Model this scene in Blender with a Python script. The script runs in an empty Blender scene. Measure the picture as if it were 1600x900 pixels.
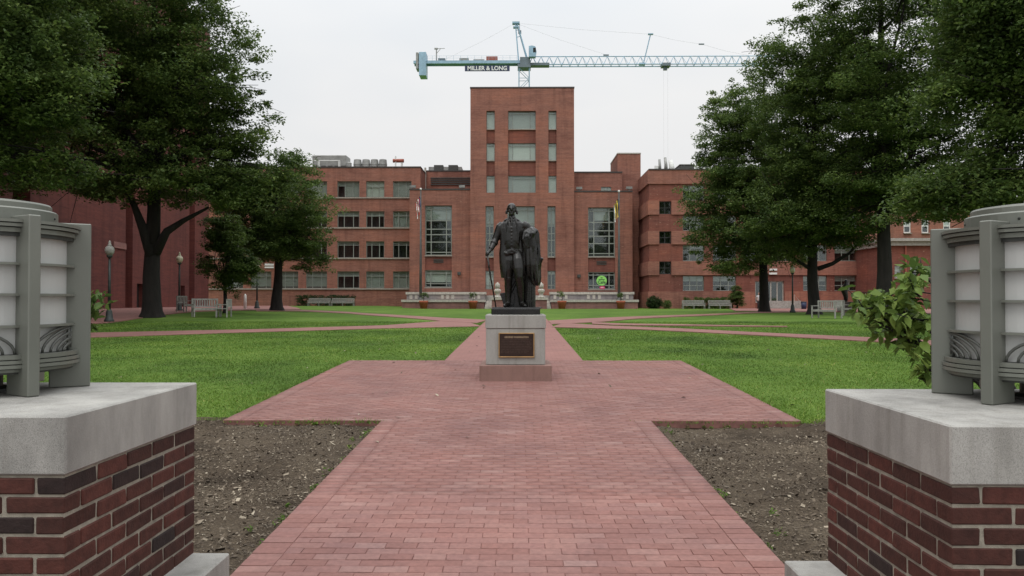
import bpy, bmesh, math, random
import numpy as np
from mathutils import Vector, Matrix, Euler

R = math.radians
scn = bpy.context.scene
col = scn.collection
rng = np.random.default_rng(7)
random.seed(7)

# ------------------------------------------------------------------ camera, sky, sun, exposure
CAM_Z = 1.75
FPX = 1220.0
cam_data = bpy.data.cameras.new('camera')
cam_data.sensor_width = 36.0
cam_data.lens = 36.0 * FPX / 1600.0
cam_data.clip_start = 0.1
cam_data.clip_end = 3000.0
cam = bpy.data.objects.new('camera', cam_data)
cam.location = (0, 0, CAM_Z)
cam.rotation_euler = Euler((R(90.845), 0.0, R(0.5636)))
col.objects.link(cam)
scn.camera = cam

SUN_EL, SUN_AZ = 58.0, 205.0          # azimuth clockwise from +Y: high, behind the camera, a little to the left
world = bpy.data.worlds.new('World')
scn.world = world
world.use_nodes = True
wn = world.node_tree
for n in list(wn.nodes):
    wn.nodes.remove(n)
w_out = wn.nodes.new('ShaderNodeOutputWorld')
w_bg = wn.nodes.new('ShaderNodeBackground')
w_sky = wn.nodes.new('ShaderNodeTexSky')
w_sky.sky_type = 'NISHITA'
w_sky.sun_disc = False
w_sky.sun_elevation = R(SUN_EL)
w_sky.sun_rotation = R(SUN_AZ)
w_sky.dust_density = 4.0
w_hsv = wn.nodes.new('ShaderNodeHueSaturation')
w_hsv.inputs['Saturation'].default_value = 0.25
wn.links.new(w_sky.outputs[0], w_hsv.inputs['Color'])
# the cloud layer: an even overcast that brightens towards the zenith
w_tc = wn.nodes.new('ShaderNodeTexCoord')
w_sep = wn.nodes.new('ShaderNodeSeparateXYZ')
wn.links.new(w_tc.outputs['Generated'], w_sep.inputs[0])
w_ramp = wn.nodes.new('ShaderNodeMapRange')
w_ramp.inputs['From Min'].default_value = 0.0
w_ramp.inputs['From Max'].default_value = 1.0
w_ramp.inputs['To Min'].default_value = 7.4
w_ramp.inputs['To Max'].default_value = 28.0
w_pow = wn.nodes.new('ShaderNodeMath')
w_pow.operation = 'POWER'
w_pow.use_clamp = True
w_abs = wn.nodes.new('ShaderNodeMath')
w_abs.operation = 'MAXIMUM'
w_abs.inputs[1].default_value = 0.0
wn.links.new(w_sep.outputs['Z'], w_abs.inputs[0])
wn.links.new(w_abs.outputs[0], w_pow.inputs[0])
w_pow.inputs[1].default_value = 2.6
wn.links.new(w_pow.outputs[0], w_ramp.inputs['Value'])
w_noise = wn.nodes.new('ShaderNodeTexNoise')
w_noise.inputs['Scale'].default_value = 1.3
w_noise.inputs['Detail'].default_value = 4.0
w_map = wn.nodes.new('ShaderNodeMapping')
w_map.inputs['Scale'].default_value = (1, 1, 3)
wn.links.new(w_tc.outputs['Generated'], w_map.inputs['Vector'])
wn.links.new(w_map.outputs[0], w_noise.inputs['Vector'])
w_cr = wn.nodes.new('ShaderNodeValToRGB')
w_cr.color_ramp.elements[0].position = 0.36
w_cr.color_ramp.elements[0].color = (0.84, 0.885, 0.93, 1)
w_cr.color_ramp.elements[1].position = 0.62
w_cr.color_ramp.elements[1].color = (1.0, 1.0, 1.0, 1)
wn.links.new(w_noise.outputs['Fac'], w_cr.inputs[0])
w_mul = wn.nodes.new('ShaderNodeVectorMath')
w_mul.operation = 'SCALE'
wn.links.new(w_cr.outputs[0], w_mul.inputs[0])
wn.links.new(w_ramp.outputs[0], w_mul.inputs['Scale'])
w_mix = wn.nodes.new('ShaderNodeMix')
w_mix.data_type = 'RGBA'
w_mix.inputs[0].default_value = 0.92
wn.links.new(w_hsv.outputs[0], w_mix.inputs[6])
wn.links.new(w_mul.outputs[0], w_mix.inputs[7])
wn.links.new(w_mix.outputs[2], w_bg.inputs['Color'])
w_bg.inputs['Strength'].default_value = 0.115
wn.links.new(w_bg.outputs[0], w_out.inputs['Surface'])

sun_data = bpy.data.lights.new('sun', 'SUN')
sun_data.energy = 0.7
sun_data.angle = R(25)
sun_data.color = (1.0, 0.97, 0.92)
sun = bpy.data.objects.new('sun', sun_data)
sun.rotation_euler = Euler((R(90 - SUN_EL), 0, R(180 - SUN_AZ)))
sun.location = (0, -20, 60)
col.objects.link(sun)

scn.view_settings.view_transform = 'Standard'
scn.view_settings.look = 'None'
scn.view_settings.exposure = 0.0
scn.view_settings.gamma = 1.0
scn.view_settings.use_curve_mapping = False
scn.cycles.use_denoising = True
scn.cycles.max_bounces = 8
scn.cycles.transparent_max_bounces = 12
scn.cycles.sample_clamp_indirect = 6.0

# ------------------------------------------------------------------ measuring helpers
CR = cam.rotation_euler.to_matrix()
def ray(px, py):
    return CR @ Vector(((px - 800) / FPX, -(py - 450) / FPX, -1.0))
def at(px, py, Y):
    d = ray(px, py)
    t = Y / d.y
    return Vector((d.x * t, Y, CAM_Z + d.z * t))
def sm(t):
    t = np.clip(t, 0, 1)
    return t * t * (3 - 2 * t)
_gy = [-30, 0, 16.7, 31.5, 40, 60, 90, 1000]
_gz = [-0.78, 0, 0.436, 0.667, 0.77, 0.80, 0.72, 0.72]
def zg(x, y):
    """height of the ground"""
    y = np.asarray(y, float); x = np.asarray(x, float)
    z = (np.interp(y - 1.5, _gy, _gz) + np.interp(y, _gy, _gz) + np.interp(y + 1.5, _gy, _gz)) / 3
    return z + 0.26 * sm((-x - 9) / 9) * sm((y - 34) / 12)
def gz(x, y):
    return float(zg(x, y))
def gnd(px, py):
    d = ray(px, py)
    t = 2.0
    prev = None
    while t < 140:
        p = d * t
        h = CAM_Z + p.z - gz(p.x, p.y)
        if h < 0:
            a, b = t - 0.5, t
            for _ in range(25):
                m = (a + b) / 2
                q = d * m
                if CAM_Z + q.z - gz(q.x, q.y) < 0: b = m
                else: a = m
            q = d * a
            return Vector((q.x, q.y, gz(q.x, q.y)))
        t += 0.5
    q = d * 140
    return Vector((q.x, q.y, gz(q.x, q.y)))

# ------------------------------------------------------------------ materials
MATS = {}
def nodes_of(name):
    m = bpy.data.materials.new(name)
    m.use_nodes = True
    nt = m.node_tree
    b = nt.nodes['Principled BSDF']
    MATS[name] = m
    return m, nt, b
def ramp(nt, stops):
    r = nt.nodes.new('ShaderNodeValToRGB')
    e = r.color_ramp.elements
    while len(e) < len(stops): e.new(0.5)
    for k, (p, c) in enumerate(stops):
        e[k].position = p
        e[k].color = (c[0], c[1], c[2], 1)
    return r
def texco(nt, scale=(1, 1, 1), kind='Object'):
    tc = nt.nodes.new('ShaderNodeTexCoord')
    mp = nt.nodes.new('ShaderNodeMapping')
    mp.inputs['Scale'].default_value = scale
    nt.links.new(tc.outputs[kind], mp.inputs['Vector'])
    return mp.outputs[0]
def geopos(nt, scale=(1, 1, 1)):
    g = nt.nodes.new('ShaderNodeNewGeometry')
    mp = nt.nodes.new('ShaderNodeMapping')
    mp.inputs['Scale'].default_value = scale
    nt.links.new(g.outputs['Position'], mp.inputs['Vector'])
    return mp.outputs[0]
def noise(nt, vec, scale, detail=4, rough=0.55):
    n = nt.nodes.new('ShaderNodeTexNoise')
    n.inputs['Scale'].default_value = scale
    n.inputs['Detail'].default_value = detail
    n.inputs['Roughness'].default_value = rough
    nt.links.new(vec, n.inputs['Vector'])
    return n.outputs['Fac']
def mixc(nt, fac, a, b, mode='MIX'):
    m = nt.nodes.new('ShaderNodeMix')
    m.data_type = 'RGBA'
    m.blend_type = mode
    for s, v in ((0, fac), (6, a), (7, b)):
        if hasattr(v, 'is_output') or isinstance(v, bpy.types.NodeSocket): nt.links.new(v, m.inputs[s])
        elif s == 0: m.inputs[0].default_value = v
        else: m.inputs[s].default_value = (v[0], v[1], v[2], 1)
    return m.outputs[2]
def bump(nt, b, h, strength=0.3, dist=0.01):
    n = nt.nodes.new('ShaderNodeBump')
    n.inputs['Strength'].default_value = strength
    n.inputs['Distance'].default_value = dist
    nt.links.new(h, n.inputs['Height'])
    nt.links.new(n.outputs[0], b.inputs['Normal'])
def plain(name, c, rough=0.6, metal=0.0, var=0.25, scale=6.0, bstr=0.15, bdist=0.004, spec=None, streak=None):
    m, nt, b = nodes_of(name)
    v = geopos(nt, streak or (1, 1, 1))
    f = noise(nt, v, scale, 5)
    lo = tuple(x * (1 - var) for x in c); hi = tuple(min(1, x * (1 + var)) for x in c)
    r = ramp(nt, [(0.3, lo), (0.7, hi)])
    nt.links.new(f, r.inputs[0])
    nt.links.new(r.outputs[0], b.inputs['Base Color'])
    b.inputs['Roughness'].default_value = rough
    b.inputs['Metallic'].default_value = metal
    if spec is not None: b.inputs['Specular IOR Level'].default_value = spec
    if bstr: bump(nt, b, noise(nt, geopos(nt), scale * 9, 4), bstr, bdist)
    return m
def brickwall(name, ca, cb, mortar, patch=1.0, speck=True):
    m, nt, b = nodes_of(name)
    g = nt.nodes.new('ShaderNodeNewGeometry')
    sp = nt.nodes.new('ShaderNodeSeparateXYZ'); nt.links.new(g.outputs['Position'], sp.inputs[0])
    ad = nt.nodes.new('ShaderNodeMath'); ad.operation = 'ADD'
    nt.links.new(sp.outputs['X'], ad.inputs[0]); nt.links.new(sp.outputs['Y'], ad.inputs[1])
    cb_ = nt.nodes.new('ShaderNodeCombineXYZ')
    nt.links.new(ad.outputs[0], cb_.inputs['X']); nt.links.new(sp.outputs['Z'], cb_.inputs['Y'])
    br = nt.nodes.new('ShaderNodeTexBrick')
    br.inputs['Scale'].default_value = 1.0
    br.inputs['Brick Width'].default_value = 0.26
    br.inputs['Row Height'].default_value = 0.085
    br.inputs['Mortar Size'].default_value = 0.006
    br.inputs['Mortar Smooth'].default_value = 0.1
    br.inputs['Bias'].default_value = -0.1
    br.inputs['Color1'].default_value = (*ca, 1); br.inputs['Color2'].default_value = (*cb, 1); br.inputs['Mortar'].default_value = (*mortar, 1)
    nt.links.new(cb_.outputs[0], br.inputs['Vector'])
    big = noise(nt, geopos(nt, (0.5, 0.5, 1.1)), 0.35 * patch, 6, 0.65)
    r = ramp(nt, [(0.28, (0.66, 0.62, 0.64)), (0.46, (0.96, 0.97, 1.0)), (0.6, (1.08, 1.03, 1.0)), (0.72, (1.38, 1.2, 1.06))])
    nt.links.new(big, r.inputs[0])
    c = mixc(nt, 1.0, br.outputs['Color'], r.outputs[0], 'MULTIPLY')
    rows = noise(nt, geopos(nt, (0.25, 0.25, 4.0)), 1.6, 3, 0.7)
    r2 = ramp(nt, [(0.3, (0.80, 0.79, 0.80)), (0.7, (1.14, 1.12, 1.10))])
    nt.links.new(rows, r2.inputs[0])
    c = mixc(nt, 1.0, c, r2.outputs[0], 'MULTIPLY')
    vs = noise(nt, geopos(nt, (1.6, 1.6, 0.10)), 1.2, 4, 0.65)   # rain streaks
    rv = ramp(nt, [(0.32, (0.80, 0.79, 0.79)), (0.5, (1, 1, 1)), (0.7, (1.06, 1.06, 1.05))])
    nt.links.new(vs, rv.inputs[0])
    c = mixc(nt, 1.0, c, rv.outputs[0], 'MULTIPLY')
    if speck:                                    # pale bricks and efflorescence
        sp2 = noise(nt, geopos(nt, (1.2, 1.2, 5)), 2.3, 2, 0.5)
        r3 = ramp(nt, [(0.715, (0, 0, 0)), (0.75, (1, 1, 1))])
        nt.links.new(sp2, r3.inputs[0])
        c = mixc(nt, r3.outputs[0], c, (0.42, 0.27, 0.2))
    nt.links.new(c, b.inputs['Base Color'])
    b.inputs['Roughness'].default_value = 0.85
    b.inputs['Specular IOR Level'].default_value = 0.25
    bump(nt, b, br.outputs['Fac'], 0.3, -0.004)
    return m
def perpiece(name, stops, rough=0.8, nsc=30, bstr=0.5, bdist=0.003, stain=0.3, spec=0.3):
    """each piece takes its own tone: random per object and per loose piece"""
    m, nt, b = nodes_of(name)
    oi = nt.nodes.new('ShaderNodeObjectInfo')
    g = nt.nodes.new('ShaderNodeNewGeometry')
    ad = nt.nodes.new('ShaderNodeMath'); ad.operation = 'ADD'
    nt.links.new(oi.outputs['Random'], ad.inputs[0]); nt.links.new(g.outputs['Random Per Island'], ad.inputs[1])
    fr = nt.nodes.new('ShaderNodeMath'); fr.operation = 'FRACT'
    nt.links.new(ad.outputs[0], fr.inputs[0])
    r = ramp(nt, stops)
    nt.links.new(fr.outputs[0], r.inputs[0])
    f = noise(nt, geopos(nt), nsc, 5, 0.65)
    r2 = ramp(nt, [(0.25, (1 - stain,) * 3), (0.75, (1 + stain,) * 3)])
    nt.links.new(f, r2.inputs[0])
    c = mixc(nt, 1.0, r.outputs[0], r2.outputs[0], 'MULTIPLY')
    big = noise(nt, geopos(nt), 0.9, 4, 0.6)
    r3 = ramp(nt, [(0.28, (0.80, 0.81, 0.85)), (0.5, (1, 1, 1)), (0.72, (1.14, 1.10, 1.08))])
    nt.links.new(big, r3.inputs[0])
    c = mixc(nt, 1.0, c, r3.outputs[0], 'MULTIPLY')
    nt.links.new(c, b.inputs['Base Color'])
    b.inputs['Roughness'].default_value = rough
    b.inputs['Specular IOR Level'].default_value = spec
    bump(nt, b, noise(nt, geopos(nt), nsc * 4, 4), bstr, bdist)
    return m
def leafmat(name, stops, trans=0.3, rough=0.5, nsc=0.75, lo=(0.78, 0.85, 0.85), hi=(1.75, 1.65, 1.45)):
    m, nt, b = nodes_of(name)
    g = nt.nodes.new('ShaderNodeNewGeometry')
    oi = nt.nodes.new('ShaderNodeObjectInfo')
    ad = nt.nodes.new('ShaderNodeMath'); ad.operation = 'ADD'
    nt.links.new(oi.outputs['Random'], ad.inputs[0]); nt.links.new(g.outputs['Random Per Island'], ad.inputs[1])
    fr = nt.nodes.new('ShaderNodeMath'); fr.operation = 'FRACT'
    nt.links.new(ad.outputs[0], fr.inputs[0])
    r = ramp(nt, stops); nt.links.new(fr.outputs[0], r.inputs[0])
    f = noise(nt, geopos(nt), nsc, 3)
    r2 = ramp(nt, [(0.3, lo), (0.7, hi)]); nt.links.new(f, r2.inputs[0])
    c = mixc(nt, 1.0, r.outputs[0], r2.outputs[0], 'MULTIPLY')
    nt.links.new(c, b.inputs['Base Color'])
    b.inputs['Roughness'].default_value = rough
    b.inputs['Specular IOR Level'].default_value = 0.16
    tr = nt.nodes.new('ShaderNodeBsdfTranslucent')
    nt.links.new(c, tr.inputs['Color'])
    mx = nt.nodes.new('ShaderNodeMixShader'); mx.inputs[0].default_value = trans
    nt.links.new(b.outputs[0], mx.inputs[1]); nt.links.new(tr.outputs[0], mx.inputs[2])
    nt.links.new(mx.outputs[0], nt.nodes['Material Output'].inputs['Surface'])
    return m

brickwall('building_brick', (0.252, 0.103, 0.074), (0.305, 0.136, 0.099), (0.31, 0.19, 0.145))
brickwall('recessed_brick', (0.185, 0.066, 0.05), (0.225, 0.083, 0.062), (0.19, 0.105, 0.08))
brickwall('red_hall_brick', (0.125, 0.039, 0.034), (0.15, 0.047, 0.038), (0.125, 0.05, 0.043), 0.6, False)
brickwall('terrace_brick', (0.24, 0.115, 0.105), (0.29, 0.14, 0.125), (0.28, 0.2, 0.17), 1.0, False)
brickwall('grey_brick', (0.22, 0.20, 0.20), (0.27, 0.25, 0.25), (0.27, 0.25, 0.24), 1.0, False)
plain('coping_dark', (0.05, 0.04, 0.036), 0.5)
plain('coping_stone', (0.42, 0.39, 0.345), 0.7)
plain('sill_stone', (0.30, 0.26, 0.22), 0.7)
plain('concrete', (0.33, 0.31, 0.28), 0.8)
plain('frame_paint', (0.26, 0.28, 0.25), 0.45, 0.1, 0.1)
plain('frame_dark', (0.03, 0.03, 0.03), 0.4)
plain('interior_dark', (0.018, 0.018, 0.018), 0.9, 0, 0.5, 1.5, 0)
plain('blind_fabric', (0.56, 0.58, 0.54), 0.8, 0, 0.1, 3, 0, streak=(0.4, 0.4, 14))
plain('blind_shade', (0.33, 0.35, 0.33), 0.8, 0, 0.15, 3, 0, streak=(0.4, 0.4, 14))
plain('door_dark', (0.016, 0.015, 0.014), 0.5)
plain('metal_grey', (0.28, 0.28, 0.265), 0.5, 0.4, 0.25, 1.5)
plain('metal_dark', (0.07, 0.07, 0.065), 0.5, 0.3)
plain('white_paint', (0.72, 0.72, 0.69), 0.5, 0, 0.08)
plain('rust_red', (0.30, 0.08, 0.05), 0.6)
plain('terracotta', (0.36, 0.095, 0.05), 0.75)
plain('crane_blue', (0.27, 0.41, 0.52), 0.45, 0, 0.15, 1.0, 0)
plain('crane_dark', (0.13, 0.165, 0.19), 0.5, 0, 0.2, 1.0, 0)
plain('sign_navy', (0.016, 0.026, 0.07), 0.5, 0, 0.1, 1.0, 0)
plain('post_green', (0.035, 0.045, 0.042), 0.5, 0.2)
plain('globe_glass', (0.62, 0.58, 0.42), 0.3, 0, 0.05, 3, 0)
plain('bench_wood', (0.29, 0.285, 0.26), 0.75, 0, 0.25, 8)
plain('dark_wood', (0.05, 0.042, 0.036), 0.7)
plain('lantern_metal', (0.165, 0.170, 0.146), 0.42, 0.25, 0.07, 3.0, 0.1, 0.001)
plain('lantern_grille', (0.085, 0.088, 0.078), 0.5, 0.2)
plain('lantern_dark', (0.035, 0.036, 0.032), 0.5, 0.2)
plain('lantern_glass', (0.46, 0.46, 0.445), 0.4, 0, 0.02, 2.0, 0)
plain('bark', (0.013, 0.0105, 0.009), 0.95, 0, 0.5, 5.0, 0.9, 0.03, streak=(1, 1, 0.25))
plain('flag_red', (0.45, 0.05, 0.05), 0.8); plain('flag_white', (0.7, 0.7, 0.68), 0.8)
plain('flag_blue', (0.03, 0.05, 0.18), 0.8); plain('flag_yellow', (0.62, 0.47, 0.06), 0.8); plain('flag_black', (0.02, 0.02, 0.02), 0.8)
plain('cafe_green', (0.30, 0.72, 0.16), 0.5, 0, 0.05, 1, 0); plain('cafe_pink', (0.75, 0.05, 0.2), 0.5, 0, 0.05, 1, 0)
plain('ink_dark', (0.03, 0.06, 0.03), 0.6, 0, 0.05, 1, 0)
plain('skin', (0.36, 0.2, 0.14), 0.6); plain('shirt_cloth', (0.55, 0.53, 0.53), 0.85); plain('trouser_cloth', (0.015, 0.015, 0.018), 0.9)
plain('hair', (0.02, 0.015, 0.012), 0.7)
plain('plaque_bronze', (0.036, 0.019, 0.014), 0.45, 0.5, 0.2, 12); plain('plaque_gold', (0.40, 0.25, 0.11), 0.4, 0.6, 0.15, 12)
plain('plaque_letters', (0.34, 0.25, 0.16), 0.45, 0.4, 0.1, 12, 0); plain('plaque_text', (0.105, 0.072, 0.055), 0.5, 0.4, 0.1, 12, 0)
plain('mortar', (0.26, 0.235, 0.19), 0.95, 0, 0.25, 25, 0.6, 0.004)
plain('joint_sand', (0.185, 0.086, 0.072), 0.95, 0, 0.3, 8, 0.4, 0.003)
plain('roof_felt', (0.16, 0.15, 0.14), 0.9)

def granite(name, base, speck, big=0.18, fine=520, warm=None):
    m, nt, b = nodes_of(name)
    f = noise(nt, geopos(nt), fine, 2, 0.6)
    r = ramp(nt, [(0.36, tuple(x * 0.55 for x in speck)), (0.45, base), (0.62, base), (0.70, tuple(min(1, x * 1.35) for x in base))])
    nt.links.new(f, r.inputs[0])
    g2 = noise(nt, geopos(nt, (1, 1, 0.45)), 3.2, 6, 0.65)
    r2 = ramp(nt, [(0.28, (1 - big * 1.7,) * 3), (0.55, (1, 1, 1)), (0.75, (1 + big,) * 3)])
    nt.links.new(g2, r2.inputs[0])
    c = mixc(nt, 1.0, r.outputs[0], r2.outputs[0], 'MULTIPLY')
    g3 = noise(nt, geopos(nt, (5, 5, 0.35)), 3.0, 4, 0.6)     # rain streaks running down
    r3 = ramp(nt, [(0.30, (0.80, 0.79, 0.77)), (0.5, (1, 1, 1))])
    nt.links.new(g3, r3.inputs[0])
    c = mixc(nt, 0.8, c, mixc(nt, 1.0, c, r3.outputs[0], 'MULTIPLY'))
    nt.links.new(c, b.inputs['Base Color'])
    b.inputs['Roughness'].default_value = 0.72
    b.inputs['Specular IOR Level'].default_value = 0.3
    bump(nt, b, noise(nt, geopos(nt), 120, 4), 0.35, 0.002)
    return m
granite('granite_cap', (0.35, 0.34, 0.315), (0.28, 0.27, 0.25), 0.24)
granite('granite_grey', (0.335, 0.325, 0.30), (0.22, 0.21, 0.20), 0.10)
granite('granite_pink', (0.255, 0.150, 0.125), (0.15, 0.085, 0.072), 0.12)

perpiece('pier_brick', [(0.0, (0.018, 0.013, 0.0125)), (0.07, (0.026, 0.015, 0.0135)), (0.14, (0.042, 0.016, 0.012)), (0.6, (0.060, 0.0205, 0.015)), (1.0, (0.078, 0.0245, 0.018))], 0.8, 22, 0.6, 0.004, 0.4)
perpiece('paver_brick', [(0.0, (0.206, 0.099, 0.084)), (0.3, (0.224, 0.109, 0.093)), (0.55, (0.225, 0.116, 0.102)), (0.8, (0.240, 0.124, 0.106)), (0.97, (0.252, 0.139, 0.121)), (1.0, (0.262, 0.155, 0.137))], 0.75, 26, 0.5, 0.002, 0.2)
perpiece('wood_chip', [(0.0, (0.054, 0.040, 0.029)), (0.5, (0.108, 0.085, 0.061)), (0.85, (0.185, 0.15, 0.11)), (1.0, (0.36, 0.31, 0.235))], 0.9, 40, 0.3, 0.002, 0.2)
leafmat('oak_leaf', [(0.0, (0.040, 0.068, 0.021)), (0.5, (0.062, 0.098, 0.028)), (0.85, (0.086, 0.128, 0.035)), (1.0, (0.12, 0.16, 0.045))], 0.38)
leafmat('oak_leaf_light', [(0.0, (0.048, 0.082, 0.026)), (0.5, (0.074, 0.116, 0.034)), (0.85, (0.100, 0.148, 0.042)), (1.0, (0.135, 0.18, 0.052))], 0.4)
leafmat('dogwood_leaf', [(0.0, (0.052, 0.090, 0.024)), (0.5, (0.095, 0.15, 0.037)), (1.0, (0.15, 0.21, 0.055))], 0.35, 0.42)
leafmat('hedge_leaf', [(0.0, (0.015, 0.03, 0.012)), (1.0, (0.04, 0.066, 0.022))], 0.2)
leafmat('grass_blade', [(0.0, (0.060, 0.112, 0.020)), (0.45, (0.083, 0.150, 0.027)), (0.85, (0.112, 0.185, 0.037)), (0.96, (0.16, 0.205, 0.06)), (1.0, (0.25, 0.24, 0.12))], 0.25, 0.6, 0.33, (0.66, 0.72, 0.7), (1.7, 1.62, 1.2))

def lawn_mat():
    m, nt, b = nodes_of('lawn')
    f = noise(nt, geopos(nt), 0.33, 6, 0.7)
    r = ramp(nt, [(0.30, (0.050, 0.092, 0.020)), (0.5, (0.084, 0.150, 0.026)), (0.68, (0.125, 0.190, 0.040))])
    nt.links.new(f, r.inputs[0])
    f2 = noise(nt, geopos(nt, (1, 0.6, 1)), 14, 6, 0.75)
    r2 = ramp(nt, [(0.25, (0.55, 0.6, 0.5)), (0.5, (1, 1, 1)), (0.75, (1.4, 1.3, 1.35))])
    nt.links.new(f2, r2.inputs[0])
    c = mixc(nt, 1.0, r.outputs[0], r2.outputs[0], 'MULTIPLY')
    f3 = noise(nt, geopos(nt), 1.7, 3, 0.5)
    r3 = ramp(nt, [(0.66, (0, 0, 0)), (0.8, (0.6, 0.6, 0.6))])
    nt.links.new(f3, r3.inputs[0])
    c = mixc(nt, r3.outputs[0], c, (0.16, 0.185, 0.06))
    nt.links.new(c, b.inputs['Base Color'])
    b.inputs['Roughness'].default_value = 0.95
    b.inputs['Specular IOR Level'].default_value = 0.1
    bump(nt, b, f2, 0.9, 0.04)
lawn_mat()
def soil_mat():
    m, nt, b = nodes_of('soil')
    f = noise(nt, geopos(nt), 1.3, 6, 0.65)
    r = ramp(nt, [(0.3, (0.046, 0.035, 0.025)), (0.48, (0.088, 0.068, 0.049)), (0.7, (0.135, 0.108, 0.078))])
    nt.links.new(f, r.inputs[0])
    f2 = noise(nt, geopos(nt), 38, 6, 0.75)
    r2 = ramp(nt, [(0.25, (0.5, 0.5, 0.5)), (0.5, (1, 1, 1)), (0.75, (1.6, 1.55, 1.45))])
    nt.links.new(f2, r2.inputs[0])
    c = mixc(nt, 1.0, r.outputs[0], r2.outputs[0], 'MULTIPLY')
    nt.links.new(c, b.inputs['Base Color'])
    b.inputs['Roughness'].default_value = 0.95
    b.inputs['Specular IOR Level'].default_value = 0.1
    bump(nt, b, f2, 1.0, 0.03)
soil_mat()
def far_paving_mat():
    m, nt, b = nodes_of('far_paving')
    br = nt.nodes.new('ShaderNodeTexBrick')
    br.inputs['Scale'].default_value = 1.0
    br.inputs['Brick Width'].default_value = 0.205
    br.inputs['Row Height'].default_value = 0.104
    br.inputs['Mortar Size'].default_value = 0.004
    br.inputs['Color1'].default_value = (0.225, 0.106, 0.09, 1); br.inputs['Color2'].default_value = (0.26, 0.13, 0.112, 1); br.inputs['Mortar'].default_value = (0.16, 0.075, 0.065, 1)
    nt.links.new(geopos(nt), br.inputs['Vector'])
    f = noise(nt, geopos(nt), 0.9, 5)
    r = ramp(nt, [(0.3, (0.86, 0.86, 0.88)), (0.7, (1.08, 1.08, 1.06))]); nt.links.new(f, r.inputs[0])
    c = mixc(nt, 1.0, br.outputs['Color'], r.outputs[0], 'MULTIPLY')
    nt.links.new(c, b.inputs['Base Color'])
    b.inputs['Roughness'].default_value = 0.8
    b.inputs['Specular IOR Level'].default_value = 0.3
far_paving_mat()
def bronze_mat():
    m, nt, b = nodes_of('bronze')
    f = noise(nt, geopos(nt), 5, 5)
    r = ramp(nt, [(0.3, (0.006, 0.0056, 0.0052)), (0.7, (0.017, 0.0155, 0.0135))]); nt.links.new(f, r.inputs[0])
    nt.links.new(r.outputs[0], b.inputs['Base Color'])
    b.inputs['Metallic'].default_value = 0.0
    r2 = ramp(nt, [(0.3, (0.22,) * 3), (0.7, (0.36,) * 3)]); nt.links.new(noise(nt, geopos(nt), 18, 4), r2.inputs[0])
    nt.links.new(r2.outputs[0], b.inputs['Roughness'])
    b.inputs['Specular IOR Level'].default_value = 0.4
    bump(nt, b, noise(nt, geopos(nt), 60, 4), 0.25, 0.004)
bronze_mat()
def glass_mat():
    m, nt, b = nodes_of('window_glass')
    nt.nodes.remove(b)
    t = nt.nodes.new('ShaderNodeBsdfTransparent'); t.inputs[0].default_value = (0.90, 0.93, 0.91, 1)
    g = nt.nodes.new('ShaderNodeBsdfGlossy'); g.inputs['Roughness'].default_value = 0.03; g.inputs[0].default_value = (0.9, 0.95, 0.95, 1)
    lw = nt.nodes.new('ShaderNodeLayerWeight'); lw.inputs['Blend'].default_value = 0.5
    pw_ = nt.nodes.new('ShaderNodeMath'); pw_.operation = 'POWER'; pw_.inputs[1].default_value = 4.0
    nt.links.new(lw.outputs['Facing'], pw_.inputs[0])
    fr = nt.nodes.new('ShaderNodeMapRange'); fr.inputs['To Min'].default_value = 0.07; fr.inputs['To Max'].default_value = 0.9
    nt.links.new(pw_.outputs[0], fr.inputs['Value'])
    n = nt.nodes.new('ShaderNodeBump'); n.inputs['Strength'].default_value = 0.15; n.inputs['Distance'].default_value = 0.02
    nt.links.new(noise(nt, geopos(nt), 0.7, 2), n.inputs['Height'])
    nt.links.new(n.outputs[0], g.inputs['Normal'])
    mx = nt.nodes.new('ShaderNodeMixShader')
    nt.links.new(fr.outputs[0], mx.inputs[0]); nt.links.new(t.outputs[0], mx.inputs[1]); nt.links.new(g.outputs[0], mx.inputs[2])
    nt.links.new(mx.outputs[0], nt.nodes['Material Output'].inputs['Surface'])
glass_mat()

# ------------------------------------------------------------------ object helpers
WLOC = {}
def wloc(o):
    return WLOC.get(o.name, Vector((0, 0, 0))) if o else Vector((0, 0, 0))
def tag(o, label=None, cat=None, group=None, kind=None):
    if label: o['label'] = label
    if cat: o['category'] = cat
    if group: o['group'] = group
    if kind: o['kind'] = kind
    return o
def thing(name, loc, label, cat, group=None, kind=None):
    o = bpy.data.objects.new(name, None)
    o.empty_display_size = 0.2
    o.location = loc
    col.objects.link(o)
    WLOC[o.name] = Vector(loc)
    return tag(o, label, cat, group, kind)
def link_mesh(name, me, mat, parent=None, smooth=False, loc=None):
    o = bpy.data.objects.new(name, me)
    if mat and not me.materials: me.materials.append(MATS[mat])
    if parent: o.parent = parent
    if loc is not None: o.location = loc
    col.objects.link(o)
    WLOC[o.name] = wloc(parent) + Vector(o.location)
    if smooth:
        me.polygons.foreach_set('use_smooth', [True] * len(me.polygons))
    return o
def np_mesh(name, verts, faces):
    """verts (n,3), faces (m,k) arrays of equal-sized polygons"""
    me = bpy.data.meshes.new(name)
    k = faces.shape[1]
    me.vertices.add(len(verts)); me.vertices.foreach_set('co', verts.astype(np.float32).ravel())
    me.loops.add(faces.size); me.loops.foreach_set('vertex_index', faces.astype(np.int32).ravel())
    me.polygons.add(len(faces))
    me.polygons.foreach_set('loop_start', np.arange(0, faces.size, k, dtype=np.int32))
    me.polygons.foreach_set('loop_total', np.full(len(faces), k, dtype=np.int32))
    me.update(calc_edges=True)
    return me
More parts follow.
